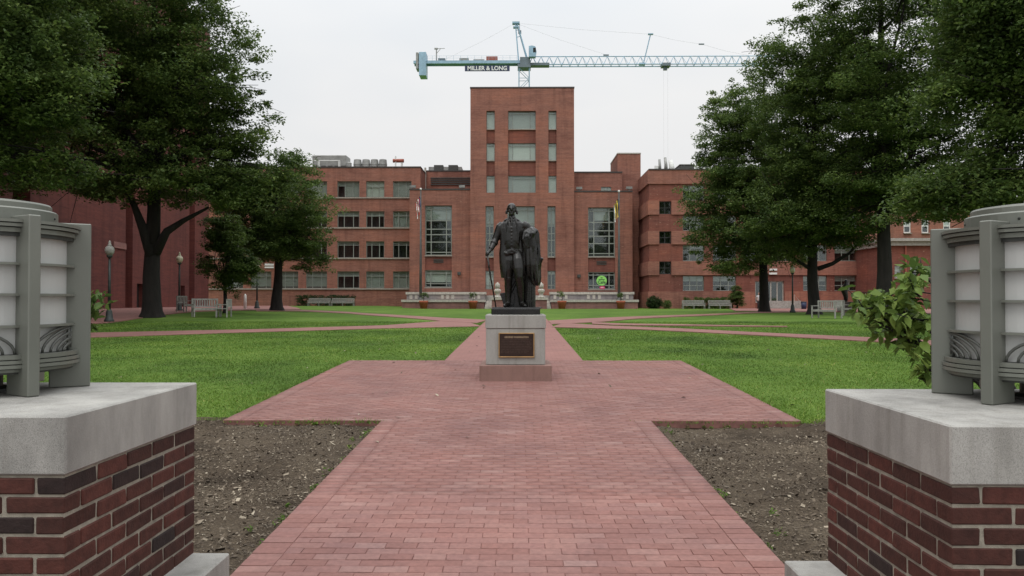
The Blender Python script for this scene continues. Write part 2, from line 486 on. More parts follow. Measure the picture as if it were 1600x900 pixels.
class MB:
    """collects shapes in world coordinates"""
    def __init__(s): s.v = []; s.f = []
    def poly(s, pts):
        i = len(s.v); s.v += [tuple(p) for p in pts]; s.f.append(tuple(range(i, i + len(pts)))); return s
    def box(s, x0, x1, y0, y1, z0, z1):
        i = len(s.v)
        s.v += [(x0, y0, z0), (x1, y0, z0), (x1, y1, z0), (x0, y1, z0), (x0, y0, z1), (x1, y0, z1), (x1, y1, z1), (x0, y1, z1)]
        s.f += [(i, i + 3, i + 2, i + 1), (i + 4, i + 5, i + 6, i + 7), (i, i + 1, i + 5, i + 4), (i + 1, i + 2, i + 6, i + 5), (i + 2, i + 3, i + 7, i + 6), (i + 3, i, i + 4, i + 7)]
        return s
    def bar(s, a, b, r, n=6, r2=None):
        return s.tube([a, b], [r, r if r2 is None else r2], n)
    def tube(s, pts, rad, n=8, flat=1.0, cap=True):
        pts = [Vector(p) for p in pts]
        i0 = len(s.v)
        t0 = (pts[1] - pts[0]).normalized()
        u = t0.cross(Vector((0, 1, 0)))
        if u.length < 0.2: u = t0.cross(Vector((1, 0, 0)))
        u.normalize()
        for k, p in enumerate(pts):
            if k == 0: t = pts[1] - pts[0]
            elif k == len(pts) - 1: t = pts[-1] - pts[-2]
            else: t = pts[k + 1] - pts[k - 1]
            t.normalize()
            u = (u - t * u.dot(t)).normalized()
            w = t.cross(u)
            r = rad[k]
            for j in range(n):
                a = 2 * math.pi * j / n
                s.v.append(tuple(p + u * (math.cos(a) * r) + w * (math.sin(a) * r * flat)))
        for k in range(len(pts) - 1):
            for j in range(n):
                a = i0 + k * n + j; b = i0 + k * n + (j + 1) % n
                s.f.append((a, b, b + n, a + n))
        if cap:
            s.f.append(tuple(i0 + j for j in reversed(range(n))))
            e = i0 + (len(pts) - 1) * n
            s.f.append(tuple(e + j for j in range(n)))
        return s
    def sections(s, secs, n=20, fold=0.0, k=7, ph=0.0):
        """horizontal ellipses (z, cx, cy, rx, ry) stacked into a closed body, with drapery folds"""
        i0 = len(s.v)
        for q, (z, cx, cy, rx, ry) in enumerate(secs):
            for j in range(n):
                a = 2 * math.pi * j / n
                m = 1 + fold * math.sin(k * a + ph + q * 0.35) + fold * 0.5 * math.sin((2 * k + 1) * a + ph * 2)
                s.v.append((cx + math.cos(a) * rx * m, cy + math.sin(a) * ry * m, z))
        for q in range(len(secs) - 1):
            for j in range(n):
                a = i0 + q * n + j; b = i0 + q * n + (j + 1) % n
                s.f.append((a, b, b + n, a + n))
        s.f.append(tuple(i0 + j for j in reversed(range(n))))
        e = i0 + (len(secs) - 1) * n
        s.f.append(tuple(e + j for j in range(n)))
        return s
    def ell(s, c, r, n=12, m=8, rot=None):
        i0 = len(s.v)
        c = Vector(c)
        for q in range(1, m):
            th = math.pi * q / m
            for j in range(n):
                a = 2 * math.pi * j / n
                p = Vector((math.sin(th) * math.cos(a) * r[0], math.sin(th) * math.sin(a) * r[1], math.cos(th) * r[2]))
                if rot: p = rot @ p
                s.v.append(tuple(c + p))
        t = Vector((0, 0, r[2])); 
        if rot: t = rot @ t
        s.v.append(tuple(c + t)); s.v.append(tuple(c - t))
        T = len(s.v) - 2; B = T + 1
        for q in range(m - 2):
            for j in range(n):
                a = i0 + q * n + j; b = i0 + q * n + (j + 1) % n
                s.f.append((a, a + n, b + n, b))
        for j in range(n):
            s.f.append((T, i0 + j, i0 + (j + 1) % n))
            e = i0 + (m - 2) * n
            s.f.append((B, e + (j + 1) % n, e + j))
        return s
    def lathe(s, c, prof, n=16):
        """profile [(r, z)] turned about the vertical through c"""
        i0 = len(s.v)
        for r, z in prof:
            for j in range(n):
                a = 2 * math.pi * (j + 0.5) / n
                s.v.append((c[0] + math.cos(a) * r, c[1] + math.sin(a) * r, c[2] + z))
        for q in range(len(prof) - 1):
            for j in range(n):
                a = i0 + q * n + j; b = i0 + q * n + (j + 1) % n
                s.f.append((a, b, b + n, a + n))
        s.f.append(tuple(i0 + j for j in reversed(range(n))))
        e = i0 + (len(prof) - 1) * n
        s.f.append(tuple(e + j for j in range(n)))
        return s
    def prism(s, pts, y0, y1):
        """outline [(x, z)] counter-clockwise seen from -Y, given depth y0..y1"""
        n = len(pts); i = len(s.v)
        s.v += [(x, y0, z) for x, z in pts] + [(x, y1, z) for x, z in pts]
        s.f.append(tuple(i + j for j in range(n)))
        s.f.append(tuple(i + n + j for j in reversed(range(n))))
        for j in range(n):
            k = (j + 1) % n
            s.f.append((i + k, i + j, i + n + j, i + n + k))
        return s
    def xf(s, M, start=0):
        for j in range(start, len(s.v)): s.v[j] = tuple(M @ Vector(s.v[j]))
        return s
    def mesh(s, name, off=None):
        me = bpy.data.meshes.new(name)
        v = s.v if off is None else [(a - off.x, b - off.y, c - off.z) for a, b, c in s.v]
        me.from_pydata(v, [], s.f)
        me.update()
        return me
    def build(s, name, mat, parent=None, smooth=False, bevel=0.0):
        me = s.mesh(name, wloc(parent))
        if bevel:
            bm = bmesh.new(); bm.from_mesh(me)
            bmesh.ops.bevel(bm, geom=[e for e in bm.edges], offset=bevel, segments=1, affect='EDGES', clamp_overlap=True)
            bm.to_mesh(me); bm.free()
        o = link_mesh(name, me, mat, parent, smooth)
        return o
def text(name, body, size, loc, mat, parent, extrude=0.01, fat=0.0, width=None):
    cu = bpy.data.curves.new(name, 'FONT')
    cu.body = body; cu.size = size; cu.extrude = extrude; cu.offset = fat; cu.resolution_u = 3
    cu.align_x = 'CENTER'; cu.align_y = 'CENTER'
    t = bpy.data.objects.new(name, cu); col.objects.link(t)
    me = bpy.data.meshes.new_from_object(t.evaluated_get(bpy.context.evaluated_depsgraph_get()))
    bpy.data.objects.remove(t); bpy.data.curves.remove(cu)
    xs_ = [v.co.x for v in me.vertices]
    sx = width / (max(xs_) - min(xs_)) if width else 1.0
    me.transform(Matrix.Rotation(R(90), 4, 'X') @ Matrix.Diagonal((sx, 1, 1, 1)))
    me.materials.clear(); me.name = name
    return link_mesh(name, me, mat, parent, False, Vector(loc) - wloc(parent))
def remeshed(mb, name, mat, parent, voxel=0.011, smooth_it=3):
    me = mb.mesh('raw')
    t = bpy.data.objects.new('raw', me); col.objects.link(t)
    md = t.modifiers.new('r', 'REMESH'); md.mode = 'VOXEL'; md.voxel_size = voxel
    ms = t.modifiers.new('s', 'SMOOTH'); ms.factor = 0.5; ms.iterations = smooth_it
    dg = bpy.context.evaluated_depsgraph_get()
    me2 = bpy.data.meshes.new_from_object(t.evaluated_get(dg))
    bpy.data.objects.remove(t); bpy.data.meshes.remove(me)
    off = wloc(parent)
    me2.transform(Matrix.Translation(-off))
    me2.name = name; me2.materials.clear()
    return link_mesh(name, me2, mat, parent, True)

# ------------------------------------------------------------------ ground, paths, beds
PX0, PX1 = -1.70, 1.612                      # edges of the main path
QX0, QX1, QY0, QY1 = -3.66, 3.45, 9.62, 16.75  # the paved square round the statue
def wob(x, y, sc, seed):
    r = np.random.default_rng(seed)
    out = np.zeros_like(np.asarray(x, float))
    amp = 1.0
    for o in range(5):
        for _ in range(4):
            a = r.uniform(0, 2 * math.pi); f = sc * 2 ** o * r.uniform(0.7, 1.3); p = r.uniform(0, 6.28)
            out = out + amp * np.sin((x * math.cos(a) + y * math.sin(a)) * f + p) / 4
        amp *= 0.55
    return out
def grid_mesh(name, xs, ys, zf, keep=None):
    X, Y = np.meshgrid(xs, ys)
    Z = zf(X, Y)
    v = np.stack([X, Y, Z], -1).reshape(-1, 3)
    nx = len(xs)
    i, j = np.meshgrid(np.arange(nx - 1), np.arange(len(ys) - 1))
    a = (j * nx + i).ravel()
    f = np.stack([a, a + 1, a + nx + 1, a + nx], -1)
    if keep is not None:
        cx = (X[:-1, :-1] + X[1:, 1:]).ravel() / 2; cy = (Y[:-1, :-1] + Y[1:, 1:]).ravel() / 2
        f = f[keep(cx, cy)]
    return np_mesh(name, v, f)
xs = np.unique(np.concatenate([[-600, -300, -150, -80], np.arange(-46, 46.1, 0.5), [-12, 12, 80, 150, 300, 600]]))
ys = np.unique(np.concatenate([[-60, -30, -10], np.arange(0, 9.6, 0.6), [QY0], np.arange(10, 104, 0.5), [120, 160, 220, 300, 450, 700]]))
lawn = link_mesh('lawn', grid_mesh('lawn', xs, ys, lambda x, y: zg(x, y) - 0.012, lambda x, y: ~((np.abs(x) < 12) & (y < QY0))), 'lawn', None, True)
tag(lawn, 'mown green lawn spreading round the brick paths', 'lawn', kind='structure')

def sheet(name, left, right, dz, mat, nx=6, label=None, cat='path', step=0.6):
    """a ruled strip between two edge polylines laid on the ground"""
    def resample(pts, n):
        pts = [Vector((p[0], p[1], 0)) for p in pts]
        L = [0]
        for a, b in zip(pts, pts[1:]): L.append(L[-1] + (b - a).length)
        out = []
        for k in range(n + 1):
            d = L[-1] * k / n
            for q in range(len(pts) - 1):
                if d <= L[q + 1] + 1e-9:
                    t = (d - L[q]) / max(1e-9, L[q + 1] - L[q]); out.append(pts[q].lerp(pts[q + 1], t)); break
        return out, L[-1]
    _, l1 = resample(left, 2); _, l2 = resample(right, 2)
    n = max(2, int(max(l1, l2) / step))
    A, _ = resample(left, n); B, _ = resample(right, n)
    v = []
    for a, b in zip(A, B):
        for k in range(nx + 1):
            p = a.lerp(b, k / nx); v.append((p.x, p.y, gz(p.x, p.y) + dz))
    v = np.array(v)
    f = []
    for k in range(n):
        for q in range(nx):
            a = k * (nx + 1) + q; f.append((a, a + 1, a + nx + 2, a + nx + 1))
    f = np.array(f)
    me = np_mesh(name, v, f)
    bm = bmesh.new(); bm.from_mesh(me); bmesh.ops.recalc_face_normals(bm, faces=bm.faces)
    if bm.faces and sum(fc.normal.z for fc in bm.faces) < 0: bmesh.ops.reverse_faces(bm, faces=bm.faces)
    for e_ in [e_ for e_ in bm.edges if e_.is_boundary]:      # cut edge of the paving
        p_, q_ = e_.verts
        p2_ = bm.verts.new(p_.co - Vector((0, 0, 0.07))); q2_ = bm.verts.new(q_.co - Vector((0, 0, 0.07)))
        p1_ = bm.verts.new(p_.co); q1_ = bm.verts.new(q_.co)
        bm.faces.new((p1_, q1_, q2_, p2_))
    bm.to_mesh(me); bm.free()
    o = link_mesh(name, me, mat, None, False)
    return tag(o, label, cat, kind='structure')

# bed of the near path and of the square, with the pavers standing proud of it
base = MB()
for (x0, x1, y0, y1) in ((PX0, PX1, -4.0, QY0), (QX0, QX1, QY0, QY1)):
    yy = np.arange(y0, y1, 0.5).tolist() + [y1]
    for a, b in zip(yy, yy[1:]):
        i = len(base.v)
        for (x, y) in ((x0, a), (x1, a), (x1, b), (x0, b)): base.v.append((x, y, gz(x, y) + 0.0085))
        base.f.append((i, i + 1, i + 2, i + 3))
    # the cut edge of the paving against bed and lawn
    for (ea, eb) in (((x0, y0), (x0, y1)), ((x1, y0), (x1, y1)), ((x0, y0), (x1, y0))):
        n = 14
        for k in range(n):
            p = [ea[0] + (eb[0] - ea[0]) * k / n, ea[1] + (eb[1] - ea[1]) * k / n]; q = [ea[0] + (eb[0] - ea[0]) * (k + 1) / n, ea[1] + (eb[1] - ea[1]) * (k + 1) / n]
            base.poly([(p[0], p[1], gz(*p) - 0.08), (q[0], q[1], gz(*q) - 0.08), (q[0], q[1], gz(*q) + 0.0085), (p[0], p[1], gz(*p) + 0.0085)])
brick_path = base.build('brick_path', 'joint_sand')
tag(brick_path, 'pink brick path running to the statue and widening into a square', 'path', kind='structure')

PL, PW = 0.207, 0.1035
rows = []                                    # (xc, yc, length)
def paver_rows(x0, x1, y0, y1, border=True):
    n = int(round((y1 - y0) / PW)); w = (x1 - x0)
    m = int(round(w / PL)); pl = w / m; pw = (y1 - y0) / n
    for r in range(n):
        yc = y0 + (r + 0.5) * pw
        if border:
            rows.append((x0 + pl / 2, yc, pl)); rows.append((x1 - pl / 2, yc, pl)); a, b = x0 + pl, x1 - pl
        else: a, b = x0, x1
        cnt = int(round((b - a) / pl))
        if r % 2 == 0:
            for k in range(cnt): rows.append((a + (k + 0.5) * pl, yc, pl))
        else:
            rows.append((a + pl / 4, yc, pl / 2)); rows.append((b - pl / 4, yc, pl / 2))
            for k in range(cnt - 1): rows.append((a + (k + 1) * pl, yc, pl))
paver_rows(PX0, PX1, -2.0, QY0)
paver_rows(QX0, QX1, QY0, QY1)
def paver_mesh(L, seed):
    r = random.Random(seed)
    hx, hy = L / 2 - 0.0016, PW / 2 - 0.0022
    c = 0.002
    v = []
    for (z, i) in ((-0.045, 0), (0.009, 0), (0.0135, c)):
        for sx, sy in ((-1, -1), (1, -1), (1, 1), (-1, 1)):
            v.append((sx * (hx - i) + r.uniform(-1, 1) * 0.0014, sy * (hy - i) + r.uniform(-1, 1) * 0.0014, z + (r.uniform(-1, 1) * 0.0012 if z > 0 else 0)))
    f = [(8, 9, 10, 11)]
    for k in (0, 4):
        for j in range(4): f.append((k + j, k + (j + 1) % 4, k + 4 + (j + 1) % 4, k + 4 + j))
    me = bpy.data.meshes.new('brick'); me.from_pydata(v, [], f); me.update(); me.materials.append(MATS['paver_brick'])
    return me
pav_full = [paver_mesh(PL, k) for k in range(6)]; pav_half = [paver_mesh(PL / 2, 40 + k) for k in range(4)]
rows.sort(key=lambda r: (0 if r[1] > 4.45 else 1, r[1]))
near = rows[:296]; rest = rows[296:]
for (x, y, L) in near:
    me = random.choice(pav_full if L > 0.15 else pav_half)
    o = bpy.data.objects.new('brick', me); o.parent = brick_path
    o.location = (x, y, gz(x, y) + random.uniform(-0.0015, 0.0015))
    o.rotation_euler = (math.atan((gz(x, y + 0.2) - gz(x, y - 0.2)) / 0.4) + random.gauss(0, 0.004), random.gauss(0, 0.003), random.gauss(0, 0.006))
    col.objects.link(o)
A = np.array(rest); n = len(A)
hx = A[:, 2] / 2 - 0.0016 + rng.normal(0, 0.0008, n); hy = np.full(n, PW / 2 - 0.0024) + rng.normal(0, 0.0008, n)
zt = zg(A[:, 0], A[:, 1]) + rng.normal(0, 0.0013, n)
slope = (zg(A[:, 0], A[:, 1] + 0.2) - zg(A[:, 0], A[:, 1] - 0.2)) / 0.4
V = np.zeros((n, 8, 3))
for k, (sx, sy) in enumerate(((-1, -1), (1, -1), (1, 1), (-1, 1))):
    for lv, (c, h) in enumerate(((0, 0.002), (0.002, 0.0135))):
        V[:, lv * 4 + k, 0] = A[:, 0] + sx * (hx - c); V[:, lv * 4 + k, 1] = A[:, 1] + sy * (hy - c)
        V[:, lv * 4 + k, 2] = zt + h + slope * sy * hy + rng.normal(0, 0.0006, n)
Fb = np.array([[4, 5, 6, 7], [0, 1, 5, 4], [1, 2, 6, 5], [2, 3, 7, 6], [3, 0, 4, 7]])
F = (np.arange(n)[:, None, None] * 8 + Fb[None]).reshape(-1, 4)
o = link_mesh('bricks', np_mesh('bricks', V.reshape(-1, 3), F), 'paver_brick', brick_path)
o['kind'] = 'stuff'

def G(pts): return [gnd(*p) for p in pts]
sheet('path', [(-1.62, QY1), (-1.62, 86)], [(1.36, QY1), (1.36, 86)], 0.0045, 'far_paving', 4, 'straight brick path running from the statue to the tower steps')
sheet('path', G([(752, 510), (600, 513.2), (400, 519), (140, 527.5), (0, 533)]), G([(720, 499.5), (600, 508.5), (400, 514.5), (140, 520), (0, 524.5)]), 0.009, 'far_paving', 5, 'brick path crossing the lawn towards the lamppost before the red hall')
sheet('path', G([(745, 505), (690, 502), (600, 494.2), (545, 489.8), (470, 486.3), (400, 486.2)]), G([(762, 500), (700, 497), (600, 491), (545, 487.4), (470, 484.2), (400, 483.9)]), 0.0135, 'far_paving', 4, 'brick path slanting across the lawn to the benches under the hedge')
sheet('path', G([(862, 511.5), (1000, 515), (1200, 525), (1400, 536), (1600, 548)]), G([(880, 505), (955, 509.6), (1060, 513.4), (1200, 520.6), (1400, 529.5), (1600, 540)]), 0.018, 'far_paving', 5, 'brick path crossing the lawn towards the dogwood shrub')
sheet('path', G([(862, 507), (940, 503.4), (1000, 497.8), (1110, 493), (1180, 489.2), (1260, 487.4)]), G([(856, 501.5), (900, 499), (1000, 494.5), (1110, 490.8), (1180, 487.6), (1260, 485.6)]), 0.0225, 'far_paving', 4, 'brick path slanting across the lawn to the doorway of the wing')
sheet('path', G([(925, 506.5), (960, 508.6), (1060, 509.2), (1130, 510.2), (1230, 511.2)]), G([(925, 504), (965, 506.0), (1060, 507.4), (1130, 508.7), (1230, 510.2)]), 0.027, 'far_paving', 3, 'narrow brick path fading into the shaded grass under the trees')
# paved strip in front of the red hall and the wings
sheet('pavement', G([(30, 516), (100, 509.5), (172, 504.5), (215, 498), (262, 491.5), (330, 486.2), (400, 484.6), (470, 483.6)]),
      [(-31, 30), (-32, 36), (-33, 42), (-33, 48), (-34, 56), (-35, 70), (-34, 90), (-28, 94)], 0.0315, 'far_paving', 8, 'pink brick pavement at the foot of the red hall', 'pavement', 1.0)
sheet('pavement', G([(1150, 486.3), (1240, 487), (1340, 488.5), (1480, 491)]), [(24, 90), (33, 90), (43, 90), (55, 90)], 0.036, 'far_paving', 6, 'brick pavement in front of the doorway of the wing', 'pavement', 1.0)

# mulch beds beside the near path
def soilz(x, y):
    e = np.minimum(np.abs(x - PX0), np.abs(x - PX1))
    return zg(x, y) - 0.055 + 0.030 * wob(x, y, 1.3, 5) * sm(e / 0.5) + 0.008 * wob(x, y, 9.0, 6) + 0.05 * sm((y - 9.0) / 0.5) * (np.minimum(np.abs(x - QX0 + 0.4), np.abs(x - QX1 - 0.4)) > 0) * ((x < QX0) | (x > QX1))
def bed(x0, x1, label):
    o = link_mesh('mulch_bed', grid_mesh('mulch_bed', np.linspace(x0, x1, 130), np.linspace(-1.5, QY0 + 0.25, 140), soilz), 'soil', None, True)
    tag(o, label, 'mulch bed', 'mulch beds beside the path', 'structure')
    n = 60000
    a = max(x0, -6.5); b = min(x1, 6.5)
    x = rng.uniform(a, b, n); y = rng.uniform(2.8, QY0, n)
    m = (wob(x, y, 0.9, 11) + rng.normal(0, 0.35, n) > -0.25)
    x, y = x[m], y[m]; n = len(x)
    z = soilz(x, y) + rng.uniform(0.001, 0.012, n)
    L = rng.gamma(1.6, 0.0035, n) + 0.003; W = L * rng.uniform(0.25, 0.7, n)
    big = rng.random(n) < 0.012; L[big] *= 2.4; W[big] *= 1.7
    th = rng.uniform(0, 6.28, n); ti = rng.normal(0, 0.35, n); ro = rng.normal(0, 0.5, n)
    ux = np.stack([np.cos(th) * np.cos(ti), np.sin(th) * np.cos(ti), np.sin(ti)], -1) * L[:, None]
    vx = np.stack([-np.sin(th) * np.cos(ro), np.cos(th) * np.cos(ro), np.sin(ro)], -1) * W[:, None]
    c = np.stack([x, y, z], -1)
    up = np.array([0, 0, 1]) * (W * 0.5)[:, None]
    V = np.stack([c - ux - vx * 0.6, c + ux * 0.8 - vx, c + ux + vx * 0.7 + up * 0.3, c - ux * 0.9 + vx, c + up], 1)
    Fb = np.array([[0, 1, 4], [1, 2, 4], [2, 3, 4], [3, 0, 4]])
    F = (np.arange(n)[:, None, None] * 5 + Fb[None]).reshape(-1, 3)
    c_ = link_mesh('wood_chips', np_mesh('wood_chips', V.reshape(-1, 3), F), 'wood_chip')
    return c_
tag(bed(-12.0, PX0 - 0.002, 'bare mulch bed between the left brick pier and the path'), 'shredded wood chips lying on the bed by the left pier', 'wood chips', 'wood chips', 'stuff')
tag(bed(PX1 + 0.002, 12.0, 'bare mulch bed between the right brick pier and the path'), 'shredded wood chips lying on the bed by the right pier', 'wood chips', 'wood chips', 'stuff')

# short grass of the near lawn
n = 430000
y = 9.4 + 27 * rng.random(n) ** 1.35
half = 0.72 * y + 2
x = rng.uniform(-1, 1, n) * half
def on_path(x, y):
    j = np.abs(rng.normal(0, 0.022, len(x))) * np.clip(0.6 + wob(x, y, 3.0, 77), 0.1, 2)
    sq = (x > QX0 + j) & (x < QX1 - j) & (y > QY0) & (y < QY1 - 2 * j)
    st = (x > -1.62 + j) & (x < 1.36 - j)
    bd = (np.abs(x) < 11.99) & (y < QY0 - 3 * j)
    return sq | st | bd
def in_poly(x, y, poly):
    c = np.zeros(len(x), bool); m = len(poly)
    for i in range(m):
        x1, y1 = poly[i]; x2, y2 = poly[(i + 1) % m]
        k = ((y1 > y) != (y2 > y)) & (x < (x2 - x1) * (y - y1) / (y2 - y1 + 1e-12) + x1)
        c ^= k
    return c
polys = [G([(752, 510), (600, 513.2), (400, 519), (140, 527.5), (0, 533)]) + G([(0, 524.5), (140, 520), (400, 514.5), (600, 508.5), (720, 499.5)]),
         G([(862, 511.5), (1000, 515), (1200, 525), (1400, 536), (1600, 548)]) + G([(1600, 540), (1400, 529.5), (1200, 520.6), (1060, 513.4), (955, 509.6), (880, 505)]),
         G([(30, 516), (100, 509.5), (172, 504.5), (215, 498), (262, 491.5)]) + [Vector((-40, 48, 0)), Vector((-40, 30, 0))]]
keep = ~on_path(x, y)
for pl in polys: keep &= ~in_poly(x, y, [(p[0], p[1]) for p in pl])
x, y = x[keep], y[keep]; n = len(x)
z = zg(x, y) - 0.013
tuft = 0.75 + 0.3 * wob(x, y, 2.2, 21)
edge = np.minimum.reduce([np.abs(x - QX0) + 9 * (y > QY1), np.abs(x - QX1) + 9 * (y > QY1), np.abs(y - QY0)])
h = rng.uniform(0.018, 0.045, n) * np.clip(tuft, 0.45, 1.3) * (1 + 0.8 * np.exp(-edge / 0.12))
w = 0.0016 + 0.00042 * y
th = rng.uniform(0, 6.28, n); lean = rng.normal(0, 0.7, (n, 2)) * h[:, None]
c = np.stack([x, y, z], -1)
d = np.stack([np.cos(th) * w, np.sin(th) * w, np.zeros(n)], -1)
tip = c + np.stack([lean[:, 0], lean[:, 1], h], -1)
V = np.stack([c - d, c + d, tip], 1).reshape(-1, 3)
F = np.arange(n * 3).reshape(-1, 3)
grass = link_mesh('grass', np_mesh('grass', V, F), 'grass_blade')
tag(grass, 'short mown green grass blades round the paved square', 'grass', kind='stuff')
# ------------------------------------------------------------------ brick buildings
def wall_block(name, mat, parent, x0, x1, z0, z1, y0, y1, openings, reveal=0.3, sides=True):
    """a wall mass: front at y0 with real openings (x0,x1,z0,z1), reveals, sides, roof and back"""
    b = MB()
    X = sorted({x0, x1, *[o[0] for o in openings], *[o[1] for o in openings]})
    Z = sorted({z0, z1, *[o[2] for o in openings], *[o[3] for o in openings]})
    X = [v for v in X if x0 <= v <= x1]; Z = [v for v in Z if z0 <= v <= z1]
    for a, c in zip(X, X[1:]):
        for e, g in zip(Z, Z[1:]):
            mx, mz = (a + c) / 2, (e + g) / 2
            if any(o[0] < mx < o[1] and o[2] < mz < o[3] for o in openings): continue
            b.poly([(a, y0, e), (c, y0, e), (c, y0, g), (a, y0, g)])
    for (a, c, e, g) in openings:
        d = y0 + reveal
        b.poly([(a, y0, e), (a, y0, g), (a, d, g), (a, d, e)])
        b.poly([(c, y0, g), (c, y0, e), (c, d, e), (c, d, g)])
        b.poly([(a, y0, g), (c, y0, g), (c, d, g), (a, d, g)])
        b.poly([(a, y0, e), (a, d, e), (c, d, e), (c, y0, e)])
    if sides:
        b.poly([(x0, y1, z0), (x0, y0, z0), (x0, y0, z1), (x0, y1, z1)])
        b.poly([(x1, y0, z0), (x1, y1, z0), (x1, y1, z1), (x1, y0, z1)])
        b.poly([(x0, y0, z1), (x1, y0, z1), (x1, y1, z1), (x0, y1, z1)])
        b.poly([(x1, y1, z0), (x0, y1, z0), (x0, y1, z1), (x1, y1, z1)])
    return b.build(name, mat, parent)
PANES = {}
def pane_mesh(w, h):
    k = (round(w, 2), round(h, 2))
    if k not in PANES:
        PANES[k] = MB().box(-k[0] / 2, k[0] / 2, 0, 0.02, -k[1] / 2, k[1] / 2).mesh('pane'); PANES[k].materials.append(MATS['window_glass'])
    return PANES[k]
def window(parent, x0, x1, z0, z1, y, vb=(), hb=(), fw=0.09, blind=0.0, bmat='blind_fabric', fmat='frame_paint', deep=0.55, sill=True, label=None, partial=None):
    """frame with mullions vb (fractions of the width) and transoms hb (fractions of the height), panes, blind and dark room behind"""
    w = MB(); W, H = x1 - x0, z1 - z0
    yb = y + 0.1
    xs_ = [x0] + [x0 + W * t for t in vb] + [x1]; zs_ = [z0] + [z0 + H * t for t in hb] + [z1]
    w.box(x0, x0 + fw, y, yb, z0, z1).box(x1 - fw, x1, y, yb, z0, z1).box(x0 + fw, x1 - fw, y, yb, z0, z0 + fw).box(x0 + fw, x1 - fw, y, yb, z1 - fw, z1)
    zi = [z0 + fw] + [z0 + H * t for t in hb] + [z1 - fw]
    for t in hb: w.box(x0 + fw, x1 - fw, y + 0.004, yb - 0.004, z0 + H * t - fw / 2, z0 + H * t + fw / 2)
    for t in vb:
        for k in range(len(zi) - 1):
            w.box(x0 + W * t - fw / 2, x0 + W * t + fw / 2, y + 0.002, yb - 0.002, zi[k] + (fw / 2 if k else 0), zi[k + 1] - (fw / 2 if k < len(zi) - 2 else 0))
    o = w.build('window', fmat, parent)
    if label: o['label'] = label
    off = wloc(parent)
    for a, b in zip(xs_, xs_[1:]):
        for c, d in zip(zs_, zs_[1:]):
            p = bpy.data.objects.new('pane', pane_mesh(b - a - fw * 0.8, d - c - fw * 0.8)); p.parent = o
            p.location = Vector(((a + b) / 2, y + 0.04, (c + d) / 2)) - off
            p.rotation_euler = (random.gauss(0, 0.006), 0, random.gauss(0, 0.006))
            col.objects.link(p)
    if blind > 0:
        MB().box(x0 + 0.03, x1 - 0.03, yb + 0.06, yb + 0.09, z1 - H * blind, z1 - 0.01).build('blind', bmat, o)
    if partial:
        for (fa, fb, fh) in partial:
            MB().box(x0 + W * fa, x0 + W * fb, yb + 0.10, yb + 0.13, z1 - H * fh, z1 - 0.01).build('blind', bmat, o)
    rb = MB()
    d = y + deep
    rb.poly([(x0, d, z0), (x1, d, z0), (x1, d, z1), (x0, d, z1)]).poly([(x0, yb, z0), (x0, d, z0), (x0, d, z1), (x0, yb, z1)]).poly([(x1, d, z0), (x1, yb, z0), (x1, yb, z1), (x1, d, z1)])
    rb.poly([(x0, yb, z1), (x0, d, z1), (x1, d, z1), (x1, yb, z1)]).poly([(x0, d, z0), (x0, yb, z0), (x1, yb, z0), (x1, d, z0)])
    rb.build('room_interior', 'interior_dark', o)
    if sill:
        MB().box(x0 - 0.06, x1 + 0.06, y - 0.36, y - 0.003, z0 - 0.11, z0 - 0.004).build('sill', 'sill_stone', o)
    return o
def rect(px0, px1, py0, py1, Y):
    a = at(px0, py1, Y); b = at(px1, py0, Y)
    return (a.x, b.x, a.z, b.z)
GZB = 0.6                                    # foot of the buildings, a little below the lawn

# --- the hall with the tower
TY, FY = 93.5, 94.1
hall = thing('brick_hall', (0, TY, GZB), 'orange brick hall with a tall square tower behind the statue', 'building')
t0 = at(735, 138, TY); t1 = at(897, 138, TY); ZT = t0.z
cols_ = [(760, 773), (794, 837), (857, 869.5)]
tc = []
for (a, b) in cols_:
    r1 = rect(a, b, 173, 301, TY); tc.append(r1)
    lo = rect(a - 1.5, b - 1.5, 322, 452, TY); tc.append(lo)
wall_block('tower_wall', 'building_brick', hall, t0.x, t1.x, GZB, ZT, TY, TY + 13, tc, 0.28)
pw = []
for (a, b) in cols_:
    for (c, d) in ((173, 201), (223, 250), (274, 301)): pw.append(rect(a, b, c, d, TY))
    pw.append(rect(a - 1.5, b - 1.5, 322, 401, TY)); pw.append(rect(a - 1.5, b - 1.5, 423, 452, TY))
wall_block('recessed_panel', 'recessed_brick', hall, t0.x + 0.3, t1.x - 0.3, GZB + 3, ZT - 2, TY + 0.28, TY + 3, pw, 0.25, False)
MB().box(t0.x - 0.05, t1.x + 0.05, TY - 0.06, TY + 13.05, ZT + 0.002, ZT + 0.16).build('coping', 'coping_dark', hall)
for k, p in enumerate(pw):
    wide = (p[1] - p[0]) > 2; tall = (p[3] - p[2]) > 4
    if tall: window(hall, *p, TY + 0.45, (0.5,) if not wide else (0.25, 0.75), (0.08, 0.33, 0.46, 0.66, 0.92), 0.1, 0, partial=[(0.02, 0.98, 0.4)], bmat='blind_shade')
    elif p[3] < 6: window(hall, *p, TY + 0.45, (0.5,) if not wide else (0.25, 0.75), (0.22, 0.82), 0.09, 0.98 if k in (4,) else 0.2)
    elif wide: window(hall, *p, TY + 0.45, (0.16, 0.8), (0.84,), 0.07, 0.98, 'blind_shade' if k % 3 else 'blind_fabric')
    else: window(hall, *p, TY + 0.45, (), (0.86,), 0.07, 0.98, 'blind_fabric')

